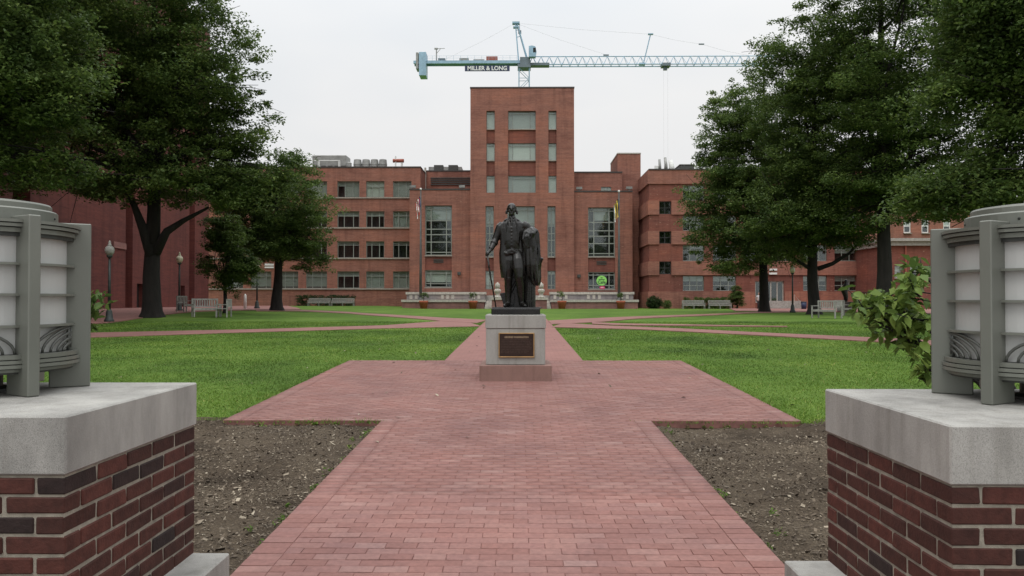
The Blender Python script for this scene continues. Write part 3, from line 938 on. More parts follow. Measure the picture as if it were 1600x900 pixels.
flank_t = {}
def flank(px0, px1, wx0, wx1, top, wy, side):
    a = at(px0, top, FY); b = at(px1, top, FY)
    xa, xb = (a.x, t0.x - 0.003) if side < 0 else (t1.x + 0.003, b.x)
    z1 = a.z
    tallr = rect(wx0, wx1, wy[0], wy[1], FY); lowr = rect(wx0, wx1, wy[2], wy[3], FY)
    colr = (tallr[0], tallr[1], lowr[2], tallr[3])
    wall_block('flank_wall', 'building_brick', hall, xa, xb, GZB, z1, FY, FY + 10, [colr], 0.18)
    wall_block('recessed_panel', 'recessed_brick', hall, colr[0] - 0.2, colr[1] + 0.2, colr[2] - 0.2, colr[3] + 0.2, FY + 0.18, FY + 2, [tallr, lowr], 0.25, False)
    MB().box(xa - (0.05 if side < 0 else 0), xb + (0.05 if side > 0 else 0), FY - 0.06, FY + 10, z1 + 0.002, z1 + 0.17).build('coping', 'coping_dark', hall)
    window(hall, *tallr, FY + 0.33, (0.22, 0.79), (0.065, 0.27, 0.42, 0.53, 0.70, 0.93), 0.11, 0, partial=[(0.02, 0.98, 0.28)] if side < 0 else [(0.24, 0.78, 0.26)], bmat='blind_shade')
    window(hall, *lowr, FY + 0.33, (0.2, 0.79), (0.22, 0.83), 0.11, 0, partial=[(0.02, 0.98, 0.7)] if side < 0 else None)
    v = MB(); mx = (colr[0] + colr[1]) / 2; vz = lowr[3] + 0.9
    for k in range(3): v.box(mx - 0.6, mx + 0.6, FY + 0.10, FY + 0.178, vz + k * 0.16, vz + k * 0.16 + 0.09)
    v.build('vent_grille', 'metal_dark', hall)
    flank_t[side] = (xa, xb, z1, lowr)
flank(640, 735, 664, 706, 297, (321, 399, 422, 449), -1)
flank(895, 988, 919, 961, 300, (324, 401, 425, 452), 1)
for px, py in ((717.5, 427), (904.5, 431)):                      # wall lamps
    p = at(px, py, FY); MB().box(p.x - 0.2, p.x + 0.2, FY - 0.3, FY - 0.003, p.z - 0.22, p.z + 0.16).build('wall_lamp', 'metal_dark', hall, bevel=0.03)
for px, py in ((645, 292.5), (722, 292.5), (905, 295), (983, 294.5)):   # floodlights on the parapet
    p = at(px, py, FY + 0.4); q = MB().box(p.x - 0.36, p.x + 0.36, p.y - 0.2, p.y + 0.25, p.z - 0.08, p.z + 0.22).box(p.x - 0.08, p.x + 0.08, p.y - 0.05, p.y + 0.05, p.z - 0.3, p.z - 0.08)
    q.build('floodlight', 'metal_grey', hall)
# blocks set back behind the flanks
a = at(666, 268, 102.3); wall_block('back_wall', 'building_brick', hall, a.x, t0.x - 0.004, GZB + 8, a.z, 102.3, 110, [], 0.2)
MB().box(a.x - 0.03, t0.x - 0.01, 102.24, 110, a.z + 0.002, a.z + 0.16).build('coping', 'coping_dark', hall)
g = MB(); p = at(700, 289, 102.3)
for k in range(4): g.box(a.x + 0.6, t0.x - 0.1, 102.15, 102.29, p.z + k * 0.28, p.z + k * 0.28 + 0.12)
g.build('vent_grille', 'metal_dark', hall)
p = at(664.5, 262, 102.0); MB().bar((p.x, 102.0, GZB), (p.x, 102.0, p.z), 0.13, 8).build('downpipe', 'coping_stone', hall)
b = at(972, 270, 96.4); sw = rect(939, 955, 292, 298, 96.4)
wall_block('back_wall', 'building_brick', hall, t1.x + 0.004, b.x, GZB + 8, b.z, 96.4, 108, [sw], 0.2)
window(hall, *sw, 96.5, (0.33, 0.66), (), 0.06, 0.97, 'blind_fabric')
MB().box(t1.x + 0.01, b.x + 0.04, 96.34, 108, b.z + 0.002, b.z + 0.16).build('coping', 'coping_dark', hall)
a = at(965, 240.5, 97.4); b2 = at(1001, 240.5, 97.4)
wall_block('stair_tower', 'building_brick', hall, a.x, b2.x, GZB, a.z, 97.4, 105, [])
MB().box(a.x - 0.04, b2.x + 0.04, 97.34, 105.04, a.z + 0.002, a.z + 0.14).build('coping', 'coping_stone', hall)
MB().box(a.x + 0.4, a.x + 2.4, 99, 101, a.z + 0.14, a.z + 0.32).build('roof_hatch', 'terracotta', hall)
# rooftop cooler on the back block
p0 = at(671, 267.5, 104); p1 = at(727, 258, 104)
u = thing('cooling_unit', (p0.x + 3, 104, a.z - 1), 'low grey cooling unit with two fan boxes on the roof beside the tower', 'roof unit')
zb = at(671, 268, 102.3).z + 0.004
u.location.z = zb; WLOC[u.name] = Vector(u.location)
MB().box(p0.x, p1.x - 0.4, 103, 105.5, zb, zb + 0.75).build('casing', 'metal_grey', u, bevel=0.03)
for fx in (0.28, 0.68):
    cx = p0.x + (p1.x - p0.x) * fx
    MB().box(cx - 0.62, cx + 0.62, 102.8, 104.6, zb + 0.12, zb + 0.95).build('fan_box', 'metal_dark', u, bevel=0.03)

# --- left wing
LY = 97.0
e = at(657, 262, LY); w0 = at(300, 262, LY)
wing_l = thing('brick_wing', ((e.x + w0.x) / 2, LY, GZB), 'four storey brick wing with ribbon windows left of the tower', 'building')
rowsL = [(283, 308.5), (330, 355.5), (377, 403), (424, 450.5)]
colsL = [(614, 643), (572, 600.5), (527, 561.5), (478, 511), (436, 466), (392, 424), (350, 380)]
ops = [rect(c0, c1, r0, r1, LY) for (r0, r1) in rowsL for (c0, c1) in colsL]
wall_block('wing_wall', 'building_brick', wing_l, w0.x, e.x, GZB, e.z, LY, 103, ops, 0.3)
MB().box(w0.x, e.x + 0.05, LY - 0.06, 103.05, e.z + 0.002, e.z + 0.16).build('coping', 'coping_dark', wing_l)
for (r0, r1) in rowsL:
    q = rect(300, 640, r0, r1, LY)
    MB().box(w0.x, e.x - 0.002, LY - 0.14, LY - 0.003, q[2] - 0.16, q[2] - 0.004).build('sill_course', 'sill_stone', wing_l)
kk = 0
for ri, (r0, r1) in enumerate(rowsL):
    for ci, (c0, c1) in enumerate(colsL):
        q = rect(c0, c1, r0, r1, LY); kk += 1
        if ri == 0: bl, par, bm_ = 0.98, None, ('blind_shade', 'blind_fabric', 'blind_shade')[ci % 3]
        elif ri == 1: bl, par, bm_ = (0.98 if ci == 0 else 0.32), None, 'blind_shade'
        elif ri == 2: bl, par, bm_ = 0.16, None, 'blind_shade'
        else: bl, par, bm_ = (0.98 if ci in (0, 1) else (0.26 if ci == 2 else 0.9)), None, 'blind_shade'
        if ri == 0 and ci == 2: bl, par = 0.3, [(0.34, 0.98, 0.98)]
        if ri == 0: window(wing_l, *q, LY + 0.18, (0.34, 0.7) if ci else (0.3, 0.7), (0.66,) if ci == 1 else (), 0.07, bl, bm_, sill=False, partial=par)
        else: window(wing_l, *q, LY + 0.18, (0.3, 0.72), (0.78,) if ri == 2 else (0.72,), 0.08, bl, bm_, sill=False, partial=par)
for (px0, py0, px1, py1, zf) in ((414, 412, 428, 415, 0), (414, 416.5, 428, 419, 0)):
    q = rect(px0, px1, py0, py1, LY); MB().box(q[0], q[1], LY - 0.12, LY - 0.003, q[2], q[3]).build('sign_plate', 'white_paint', wing_l)

# --- right wing, standing forward, with banded brickwork
RY = 90.0
a = at(1014, 266, RY); rx0 = a.x; rz1 = a.z; rx1 = at(1385, 266, RY).x
wing_r = thing('brick_wing', ((rx0 + rx1) / 2, RY, GZB), 'four storey brick wing with banded walls behind the right hand trees', 'building')
big = [(1067, 1100), (1114, 1150), (1162, 1196), (1208, 1242), (1255, 1292), (1304, 1339)]
rowR = [(289.5, 313), (337, 360.5), (383, 408), (431, 454.5)]
small = [(1030, 1048.5)]
rowS = [(314.5, 334.5), (361.5, 380.5), (408.5, 428.5)]
opsR = [rect(c0, c1, r0, r1, RY) for (r0, r1) in rowR for (c0, c1) in big if not (r0 > 430 and 1160 < c0 < 1250)]
opsS = [rect(c0, c1, r0, r1, RY) for (r0, r1) in rowS for (c0, c1) in small]
opsS += [rect(1358, 1371, 411, 428.5, RY)]
door = rect(1180, 1225, 439, 473, RY)
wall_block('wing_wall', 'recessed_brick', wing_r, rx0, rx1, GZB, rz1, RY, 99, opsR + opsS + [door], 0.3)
MB().box(rx0 - 0.05, rx1 + 0.05, RY - 0.24, 99.05, rz1 + 0.002, rz1 + 0.14).build('coping', 'coping_dark', wing_r)
for (y0, y1) in ((266, 287.5), (313.5, 335.5), (361, 382), (408.5, 430), (455.5, 484)):    # proud lighter bands
    q0 = at(1014, y1, RY).z; q1 = at(1014, y0, RY).z
    if y0 < 300: q1 = rz1 - 0.003
    cuts = [o for o in opsS if o[2] < q1 and o[3] > q0]
    if y1 > 480: cuts = [(door[0], door[1], q0, door[3])]
    segs = [rx0 - 0.16] + sorted(v for o in cuts for v in (o[0] - 0.02, o[1] + 0.02)) + [rx1 + 0.1]
    bd = MB()
    for s0, s1 in zip(segs[::2], segs[1::2]): bd.box(s0, s1, RY - 0.16, RY - 0.003, q0, q1)
    bd.box(rx0 - 0.16, rx0 - 0.003, RY, 98.9, q0, q1)
    bd.build('brick_band', 'building_brick', wing_r)
for k, q in enumerate(opsR):
    r_, c_ = divmod(k, len(big))
    if r_ == 3: window(wing_r, *q, RY + 0.18, (0.34, 0.68), (0.36,), 0.07, 0.36, 'blind_shade', sill=False)
    else: window(wing_r, *q, RY + 0.18, (0.34, 0.68), (0.7,), 0.07, 0.5 if (r_ + c_) % 2 else 0.2, 'blind_shade', sill=False)
for q in opsS: window(wing_r, *q, RY + 0.18, (0.5,), (0.5,), 0.08, 0, fmat='frame_dark', sill=False)
dw = window(wing_r, *door, RY + 0.2, (0.30, 0.42, 0.56, 0.78), (), 0.12, 0, fmat='coping_stone', sill=False)
dw.name = 'entrance_door'
q = rect(1201, 1213, 420, 423, RY); MB().box(q[0], q[1], RY - 0.3, RY - 0.164, q[2], q[3]).build('sign_plate', 'white_paint', wing_r)
q = rect(1201, 1213, 426, 429, RY); MB().box(q[0], q[1], RY - 0.3, RY - 0.164, q[2], q[3]).build('sign_plate', 'white_paint', wing_r)
# ramp walls before the entrance
q = rect(1187, 1250, 470, 487, 87); MB().box(q[0], q[1], 86.6, 87, GZB, q[3]).build('ramp_wall', 'concrete', wing_r)
h = MB(); p = at(1241, 460, 86.3); p2 = at(1252, 474, 86.3)
h.tube([(p.x, 86.3, gz(p.x, 86)), (p.x, 86.3, p.z), (p2.x, 86.3, p2.z), (p2.x, 86.3, gz(p.x, 86))], [0.04] * 4, 6); h.build('handrail', 'coping_stone', wing_r)
# low link in the gap between hall and wing
lk = at(988, 442, 98.5); lk2 = at(1001, 442, 98.5)
MB().box(flank_t[1][1] + 0.1, rx0 - 0.2, 98.2, 98.6, at(995, 455, 98.2).z, at(995, 442, 98.2).z).build('link_wall', 'building_brick', hall)
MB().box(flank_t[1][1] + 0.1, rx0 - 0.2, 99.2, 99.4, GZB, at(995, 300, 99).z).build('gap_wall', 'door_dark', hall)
q = rect(989, 1012, 455, 484, 91.5)
# things on the right wing's roof
for k, (px, py0, w_, lab) in enumerate(((1027, 259, 0.55, 'short pale antenna panel at the corner of the wing roof'), (1031, 249, 0.16, 'slim tapering antenna next to the short panel on the wing roof'), (1040.5, 246, 0.18, 'tallest antenna mast on the wing roof'), (1049.5, 250.5, 0.3, 'thick white antenna tube nearest the trees on the wing roof'))):
    p = at(px, py0, RY + 1.5); t = MB()
    if k == 0: t.box(p.x - w_ / 2, p.x + w_ / 2, p.y, p.y + 0.3, rz1 + 0.144, p.z)
    else: t.tube([(p.x, p.y, rz1 + 0.144), (p.x, p.y, (p.z + rz1) / 2), (p.x - 0.05 * k, p.y, p.z)], [w_ * 1.3, w_, w_ * 0.8], 8)
    ob = thing('antenna', (p.x, p.y, rz1 + 0.144), lab, 'antenna', 'antennas on the wing roof')
    t.build('mast', 'white_paint' if k in (0, 3) else 'metal_grey', ob, True if k else False)
    MB().box(p.x - w_ * 1.8, p.x + w_ * 1.8, p.y - 0.25, p.y + 0.35, rz1 + 0.1445, rz1 + 0.22).build('base', 'metal_dark', ob)
p = at(1060, 262.5, RY + 3); p2 = at(1082, 262.5, RY + 3)
ob = thing('roof_hatch', ((p.x + p2.x) / 2, RY + 3, rz1 + 0.145), 'low dark grey box on the wing roof beside the tree crown', 'roof unit')
MB().box(p.x, p2.x, RY + 2, RY + 5, rz1 + 0.145, p.z + 0.2).build('casing', 'metal_dark', ob, bevel=0.08)
MB().box(p.x - 0.06, p2.x + 0.06, RY + 1.94, RY + 5.06, p.z + 0.201, p.z + 0.28).build('lid', 'metal_grey', ob)

# --- plant on the left wing's roof
zr = e.z + 0.004
def roof_unit(px0, px1, py0, Y, label):
    p0 = at(px0, py0, Y); p1 = at(px1, py0, Y)
    u = thing('roof_unit', ((p0.x + p1.x) / 2, Y, zr), label, 'roof unit')
    return u, p0, p1
u, p0, p1 = roof_unit(488, 541, 242.5, 99, 'large grey air handling box with white railing on the left wing roof')
MB().box(p0.x, p1.x, 99, 101.5, zr + 0.35, p0.z).build('casing', 'metal_grey', u, bevel=0.04)
lo = MB()
for k in range(5): lo.box(p0.x + 0.3 + k * 0.85, p0.x + 0.9 + k * 0.85, 98.93, 98.997, zr + 0.1, zr + 0.6)
lo.build('louvre', 'metal_dark', u)
MB().box(p0.x + 0.1, p1.x - 0.1, 99.1, 101.4, zr, zr + 0.35).build('base', 'metal_dark', u)
rl = MB(); r0 = at(484, 251, 98); r1 = at(531, 251, 98)
for t in (0, 0.28, 0.32, 0.96, 1.0): xx = r0.x + (r1.x - r0.x) * t; rl.bar((xx, 98, zr), (xx, 98, r0.z), 0.055, 6)
rl.bar((r0.x, 98, r0.z), (r1.x, 98, r0.z), 0.055, 6); rl.build('railing', 'white_paint', u)
u, p0, p1 = roof_unit(551, 604, 248, 99, 'row of four round grey cooling drums on the left wing roof')
for k in range(4):
    cx = p0.x + (p1.x - p0.x) * (k + 0.5) / 4; rr = (p1.x - p0.x) / 8
    MB().lathe((cx, 99.5, zr), [(rr * 0.97, 0), (rr * 0.97, 0.75), (rr * 1.0, 0.8), (rr * 0.85, p0.z - zr - 0.05), (rr * 0.5, p0.z - zr)], 16).build('drum', 'metal_grey', u)
u, p0, p1 = roof_unit(541.5, 549, 253.5, 99, 'small grey drum between the two large units on the left wing roof')
MB().lathe(((p0.x + p1.x) / 2, 99, zr), [(0.34, 0), (0.34, p0.z - zr - 0.1), (0.2, p0.z - zr)], 14).build('casing', 'metal_grey', u)
MB().box(p0.x - 0.05, p1.x + 0.05, 98.6, 99.4, zr + 0.001, zr + 0.06).build('base', 'metal_dark', u)
u, p0, p1 = roof_unit(614, 631, 248.5, 98.5, 'rusty red horizontal duct on white legs on the left wing roof')
MB().tube([(p0.x, 98.5, p0.z - 0.22), (p1.x, 98.5, p0.z - 0.22)], [0.24, 0.24], 12).build('duct', 'rust_red', u, True)
MB().bar((p0.x + 0.35, 98.4, zr), (p0.x + 0.35, 98.4, p0.z + 0.35), 0.09, 8).build('leg', 'white_paint', u)
MB().bar((p1.x - 0.25, 98.5, zr), (p1.x - 0.25, 98.5, p0.z - 0.4), 0.13, 8).build('leg', 'white_paint', u)

# --- red hall along the left
def rot_z(mb, c, ang): return mb.xf(Matrix.Translation(c) @ Matrix.Rotation(ang, 4, 'Z') @ Matrix.Translation(-Vector(c)))
rh0 = Vector((-26.4, 30.0, 0.5)); rh1 = Vector((-33.6, 84.0, 0.5))
LEN = (rh1 - rh0).length; ANG = math.atan2(rh1.y - rh0.y, rh1.x - rh0.x)
red = thing('red_hall', (-30, 57, 0.5), 'tall plain red brick hall along the left side of the lawn', 'building')
RM = Matrix.Translation(rh0) @ Matrix.Rotation(ANG, 4, 'Z')        # local x runs along the wall, local +y points away from the lawn
def along(px, py):
    """distance along the wall of the wall point seen at a pixel, and its height"""
    d = ray(px, py); nrm = Vector((-(rh1 - rh0).y, (rh1 - rh0).x, 0)).normalized()
    t = (rh0 - cam.location).dot(nrm) / d.dot(nrm); p = cam.location + d * t
    return (p - rh0).dot((rh1 - rh0).normalized()), p.z
s_strip = [(along(196, 430)[0], along(207, 430)[0]), (along(295.5, 430)[0], along(304, 430)[0])]
extra = s_strip[0][0] - (s_strip[1][0] - s_strip[0][0])
s_strip.insert(0, (extra, extra + s_strip[1][1] - s_strip[1][0] if False else extra + 2.0))
edges = [-20.0]
for a_, b_ in s_strip: edges += [a_, b_]
edges.append(LEN)
H = 30.0
doors = []
for (x0_, x1_, y0_, y1_) in ((214, 226, 443, 483), (282.5, 289, 446, 476)):
    a_, zt_ = along(x0_, y0_); b_, _ = along(x1_, y0_); doors.append((a_, b_, zt_))
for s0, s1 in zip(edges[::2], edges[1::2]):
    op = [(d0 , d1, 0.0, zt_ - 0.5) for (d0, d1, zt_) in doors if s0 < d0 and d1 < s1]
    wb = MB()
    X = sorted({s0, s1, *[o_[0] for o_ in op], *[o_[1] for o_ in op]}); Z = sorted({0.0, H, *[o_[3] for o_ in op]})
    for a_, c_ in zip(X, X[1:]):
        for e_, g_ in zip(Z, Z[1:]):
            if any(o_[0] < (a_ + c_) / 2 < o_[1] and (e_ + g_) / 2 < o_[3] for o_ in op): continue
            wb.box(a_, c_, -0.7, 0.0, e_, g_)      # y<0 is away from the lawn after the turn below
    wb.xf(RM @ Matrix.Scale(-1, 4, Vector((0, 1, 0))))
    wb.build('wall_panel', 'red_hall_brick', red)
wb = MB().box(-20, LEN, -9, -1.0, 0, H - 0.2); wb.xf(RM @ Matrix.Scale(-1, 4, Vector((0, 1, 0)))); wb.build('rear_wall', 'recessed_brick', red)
for (d0, d1, zt_) in doors:
    wb = MB().box(d0, d1, -0.55, -0.45, 0, zt_ - 0.5); wb.xf(RM @ Matrix.Scale(-1, 4, Vector((0, 1, 0)))); wb.build('door', 'door_dark', red)
a_, z1_ = along(176, 377); b_, z0_ = along(195.5, 390)
wb = MB().box(a_, b_, 0.003, 0.1, z0_ - 0.5, z1_ - 0.5); wb.xf(RM @ Matrix.Scale(-1, 4, Vector((0, 1, 0)))); wb.build('stone_panel', 'terrace_brick', red)

# --- brick houses beyond the right wing
hs = thing('brick_house', (46, 82, GZB), 'red brick house with a grey cornice behind the dogwood shrub', 'building')
z_t = at(1420, 384, 82).z; hx0 = at(1389, 384, 82).x
ow = [rect(1398, 1408, 415, 434, 82), rect(1422, 1433, 415, 433, 82), rect(1446, 1457, 415, 433, 82), rect(1470, 1481, 415, 433, 82), rect(1494, 1505, 415, 433, 82)]
ow += [rect(a, b, 372 + 88, 480, 82) for (a, b) in ()]
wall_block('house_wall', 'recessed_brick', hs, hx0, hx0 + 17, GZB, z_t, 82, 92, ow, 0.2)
MB().box(hx0 - 0.3, hx0 + 17.3, 81.6, 92, z_t + 0.002, z_t + 0.45).box(hx0 - 0.5, hx0 + 17.5, 81.3, 92, z_t + 0.453, z_t + 0.75).build('cornice', 'concrete', hs)
q = at(1415.5, 384, 81.8); MB().bar((q.x, 81.85, GZB), (q.x, 81.85, z_t), 0.09, 8).build('downpipe', 'rust_red', hs)
for k, w_ in enumerate(ow): window(hs, *w_, 82.12, (), (0.5,), 0.08, 0.95 if k == 0 else 0.5, 'blind_fabric')
bh = thing('brick_house', (62, 108, GZB), 'taller red brick block with white framed windows glimpsed above the cornice', 'building')
z_b = at(1450, 318, 108).z; bx0 = at(1396, 250, 108).x
ow2 = [rect(a, a + 11, b, b + 22, 108) for b in (342,) for a in (1412, 1440, 1474, 1506)]
wall_block('block_wall', 'building_brick', bh, bx0, bx0 + 30, GZB, z_b, 108, 120, ow2, 0.2)
for w_ in ow2: window(bh, *w_, 108.1, (), (0.5,), 0.14, 0.5, 'blind_fabric', 'white_paint')
MB().box(bx0 - 0.3, bx0 + 30.3, 107.7, 120, z_b + 0.002, z_b + 0.6).build('cornice', 'concrete', bh)

# --- terrace, steps, ornaments, planters, flagpoles
ter = thing('terrace', (0, 88, GZB), 'low brick terrace with pale stone copings at the foot of the tower', 'terrace')
sy = 87.0
L0 = at(627, 470, sy).x; L1 = at(998, 470, sy).x; zc = at(800, 472, sy).z; zc1 = at(800, 468.3, sy).z
stair = (at(758, 470, sy).x, at(860, 470, sy).x)
for (xa, xb) in ((L0, stair[0]), (stair[1], L1)):
    MB().box(xa + 0.1, xb - 0.1, sy, 88.6, GZB - 0.2, zc).build('retaining_wall', 'terrace_brick', ter)
    MB().box(xa, xb, sy - 0.12, 89.0, zc + 0.002, zc1).build('coping', 'coping_stone', ter)
uy = 89.0; U0 = at(634, 460, uy).x; U1 = at(991, 460, uy).x; zu0 = at(800, 460, uy).z; zu1 = at(800, 456.3, uy).z
for (xa, xb) in ((U0, stair[0]), (stair[1], U1)):
    MB().box(xa + 0.1, xb - 0.1, uy + 0.003, 90.5, GZB, zu0).build('retaining_wall', 'grey_brick', ter)
    MB().box(xa, xb, uy - 0.12, 91.0, zu0 + 0.002, zu1).build('coping', 'coping_stone', ter)
    n_ = 14
    for k in range(n_):
        xx = xa + 0.6 + (xb - xa - 1.4) * k / (n_ - 1)
        if (k // 3) % 2 == 0: MB().box(xx - 0.16, xx + 0.16, uy - 0.04, uy, zc1 + 0.08, zu0 - 0.05).build('baluster', 'coping_stone', ter)
MB().box(U0, U1, 91.003, 93.3, GZB, zu0 - 0.1).build('terrace_floor', 'concrete', ter)
for k in range(5):
    MB().box(stair[0] + 0.003, stair[1] - 0.003, 85.4 + k * 0.75, 91.0, (gz(0, 86) - 0.1) if k == 0 else (gz(0, 86) + 0.17 * k), gz(0, 86) + 0.17 * (k + 1) - 0.002).build('step', 'coping_stone', ter)
for px in (777.5, 845.5):
    p = at(px, 468, 85.2)
    MB().box(p.x - 0.62, p.x + 0.62, 84.7, 85.35, gz(0, 85) - 0.1, at(px, 468.5, 85).z).build('stair_pier', 'terrace_brick', ter)
    MB().box(p.x - 0.72, p.x + 0.72, 84.6, 85.39, at(px, 468.5, 85).z + 0.002, at(px, 465.5, 85).z).build('coping', 'coping_stone', ter)
    zz = at(px, 465.5, 85).z
    on = thing('stone_finial', (p.x, 85.0, zz + 0.004), 'pale carved stone finial on the stair pier %s the statue' % ('cane side of' if px < 800 else 'cloak side of'), 'finial', 'stone finials on the stair piers')
    MB().lathe((p.x, 85.0, zz + 0.004), [(0.42, 0), (0.42, 0.12), (0.25, 0.2), (0.22, 0.45), (0.36, 0.62), (0.40, 0.85), (0.22, 1.0)], 14).build('urn', 'coping_stone', on, True)
    MB().lathe((p.x, 85.0, zz + 1.004), [(0.12, 0), (0.28, 0.12), (0.26, 0.5), (0.1, 0.62), (0.06, 0.7)], 12).build('top_ball', 'coping_stone', on, True)

def leaves_np(centers, spread, per, size, asp, upbias, rg, droop=0.0, flat=0.75):
    n = len(centers) * per
    c = np.repeat(centers, per, 0)
    s = np.repeat(spread, per)[:, None] if np.ndim(spread) else spread
    off = rg.normal(0, 1, (n, 3)); off /= np.maximum(1e-6, np.linalg.norm(off, axis=1))[:, None]
    off *= (rg.random(n) ** 0.45)[:, None] * s
    off[:, 2] *= flat
    p = c + off
    nrm = rg.normal(0, 1, (n, 3)); nrm[:, 2] = np.abs(nrm[:, 2]) + upbias; nrm /= np.linalg.norm(nrm, axis=1)[:, None]
    t = rg.normal(0, 1, (n, 3)) + off / np.maximum(1e-6, s) * 0.8; t[:, 2] -= droop
    t -= nrm * np.sum(t * nrm, 1)[:, None]; t /= np.maximum(1e-6, np.linalg.norm(t, axis=1))[:, None]
    b = np.cross(nrm, t)
    L = (size * rg.uniform(0.65, 1.3, n))[:, None]
    V = np.stack([p - t * L * 0.5, p + b * L * asp * 0.5 - t * L * 0.05 + nrm * L * 0.10, p + t * L * 0.5 - nrm * L * 0.06, p - b * L * asp * 0.5 - t * L * 0.05 + nrm * L * 0.10], 1)
    F = np.arange(n * 4).reshape(-1, 4)
    return V.reshape(-1, 3), F
for k, (px, lab) in enumerate(((662, 'terracotta planter with a round green plant below the striped flag'), (739, 'terracotta planter with a small round plant by the cane of the statue'), (878, 'terracotta planter with a small plant by the steps, cloak side of the statue'), (970, 'terracotta planter with a leggy plant below the yellow flag'))):
    p = gnd(px, 483.2); 
    p = Vector((at(px, 483, 85.9).x, 85.9, gz(0, 85.9)))
    pot = thing('planter', p, lab, 'planter', 'terracotta planters before the terrace')
    MB().lathe(p, [(0.36, 0.0), (0.46, 0.65), (0.5, 0.68), (0.52, 0.86), (0.44, 0.88), (0.40, 0.78)], 18).build('pot', 'terracotta', pot, True)
    MB().tube([(p.x, p.y, p.z + 0.7), (p.x + 0.03, p.y, p.z + 1.2), (p.x, p.y, p.z + 1.6)], [0.04, 0.03, 0.02], 6).build('stem', 'bark', pot)
    cs = np.array([p.x, p.y, p.z + 1.5]) + rng.normal(0, 1, (14, 3)) * np.array([0.2, 0.2, 0.18])
    v_, f_ = leaves_np(cs, 0.2, 22, 0.13, 0.5, 0.3, rng)
    link_mesh('foliage', np_mesh('foliage', v_ - np.array(p), f_), 'oak_leaf_light', pot)
def flagpole(px, ytop, ybot, lab, flag, flab):
    Y = 88.2
    a = at(px, ytop, Y); b = at(px, ybot, Y); z0 = zc1 + 0.004
    fp = thing('flagpole', (a.x, Y, z0), lab, 'flagpole', 'flagpoles on the terrace')
    MB().tube([(a.x, Y, z0), (a.x, Y, z0 + 3), (a.x, Y, a.z)], [0.17, 0.15, 0.075], 10).build('pole', 'metal_dark', fp, True)
    MB().lathe((a.x, Y, z0), [(0.3, 0), (0.3, 0.1), (0.2, 0.25)], 12).build('base', 'metal_dark', fp)
    MB().ell((a.x, Y, a.z + 0.12), (0.13, 0.13, 0.13)).build('finial_ball', 'white_paint', fp, True)
    fo = thing('flag', (a.x, Y, a.z - 1.2), flab, 'flag')
    ztop = a.z - 0.75; 
    cols2 = flag
    nst = len(cols2)
    for k, c in enumerate(cols2):               # limp cloth gathered in folds, one panel per colour
        m = MB(); x0 = a.x - 0.08 - 0.5 * (k / nst); x1 = a.x - 0.08 - 0.5 * ((k + 1) / nst)
        zt = ztop - 0.9 * (k / nst) ; H_ = 1.7 + 0.25 * math.sin(k * 2.1)
        for s in range(8):
            f0, f1 = s / 8, (s + 1) / 8
            wv = lambda f: 0.12 * math.sin(f * 9 + k * 1.7)
            i = len(m.v)
            for (xx, f, dy) in ((x0, f0, 0), (x1, f0, 0.07), (x1, f1, 0.07), (x0, f1, 0)):
                m.v.append((xx + 0.1 * f, Y - 0.05 + wv(f) + dy * (1 if k % 2 else -1), zt - H_ * f))
            m.f.append((i, i + 3, i + 2, i + 1))
        m.build('stripe', c, fo)
flagpole(657.5, 297, 462, 'dark metal flagpole with the striped flag before the left flank', ['flag_blue', 'flag_red', 'flag_white', 'flag_red', 'flag_white', 'flag_red'], 'limp red and white striped flag hanging from its pole')
flagpole(967, 300.5, 466, 'dark metal flagpole with the yellow flag before the right flank', ['flag_black', 'flag_yellow', 'flag_black', 'flag_yellow', 'flag_white'], 'limp yellow, black and white flag hanging from its pole')
# round sign in the window of the right flank
lw = flank_t[1][3]; p = at(940, 438.5, FY + 0.28)
cs_ = thing('window_sign', (p.x, FY + 0.28, p.z), 'round bright green cafe sign in the window of the right flank', 'sign')
def disc(c, rx, rz, y0, y1, n=28): return MB().prism([(c.x + math.cos(2 * math.pi * k / n) * rx, c.z + math.sin(2 * math.pi * k / n) * rz) for k in range(n)], y0, y1)
disc(p, 0.62, 0.60, FY + 0.25, FY + 0.30).build('disc', 'cafe_green', cs_)
text('lettering', 'Cafe', 0.52, (p.x, FY + 0.245, p.z - 0.2), 'ink_dark', cs_, 0.004, 0.012)
m = MB(); m.box(p.x - 0.36, p.x + 0.36, FY + 0.238, FY + 0.246, p.z + 0.08, p.z + 0.17).box(p.x - 0.12, p.x + 0.12, FY + 0.238, FY + 0.246, p.z + 0.28, p.z + 0.38); m.build('small_print', 'ink_dark', cs_)
p2 = at(941, 449.3, FY + 0.28)
ps = thing('window_sign', (p2.x, FY + 0.28, p2.z), 'small bright pink oval sign under the green cafe sign', 'sign')
disc(p2, 0.34, 0.18, FY + 0.25, FY + 0.29).build('disc', 'cafe_pink', ps)
disc(Vector((p2.x, 0, p2.z)), 0.22, 0.05, FY + 0.242, FY + 0.249).build('print', 'white_paint', ps)

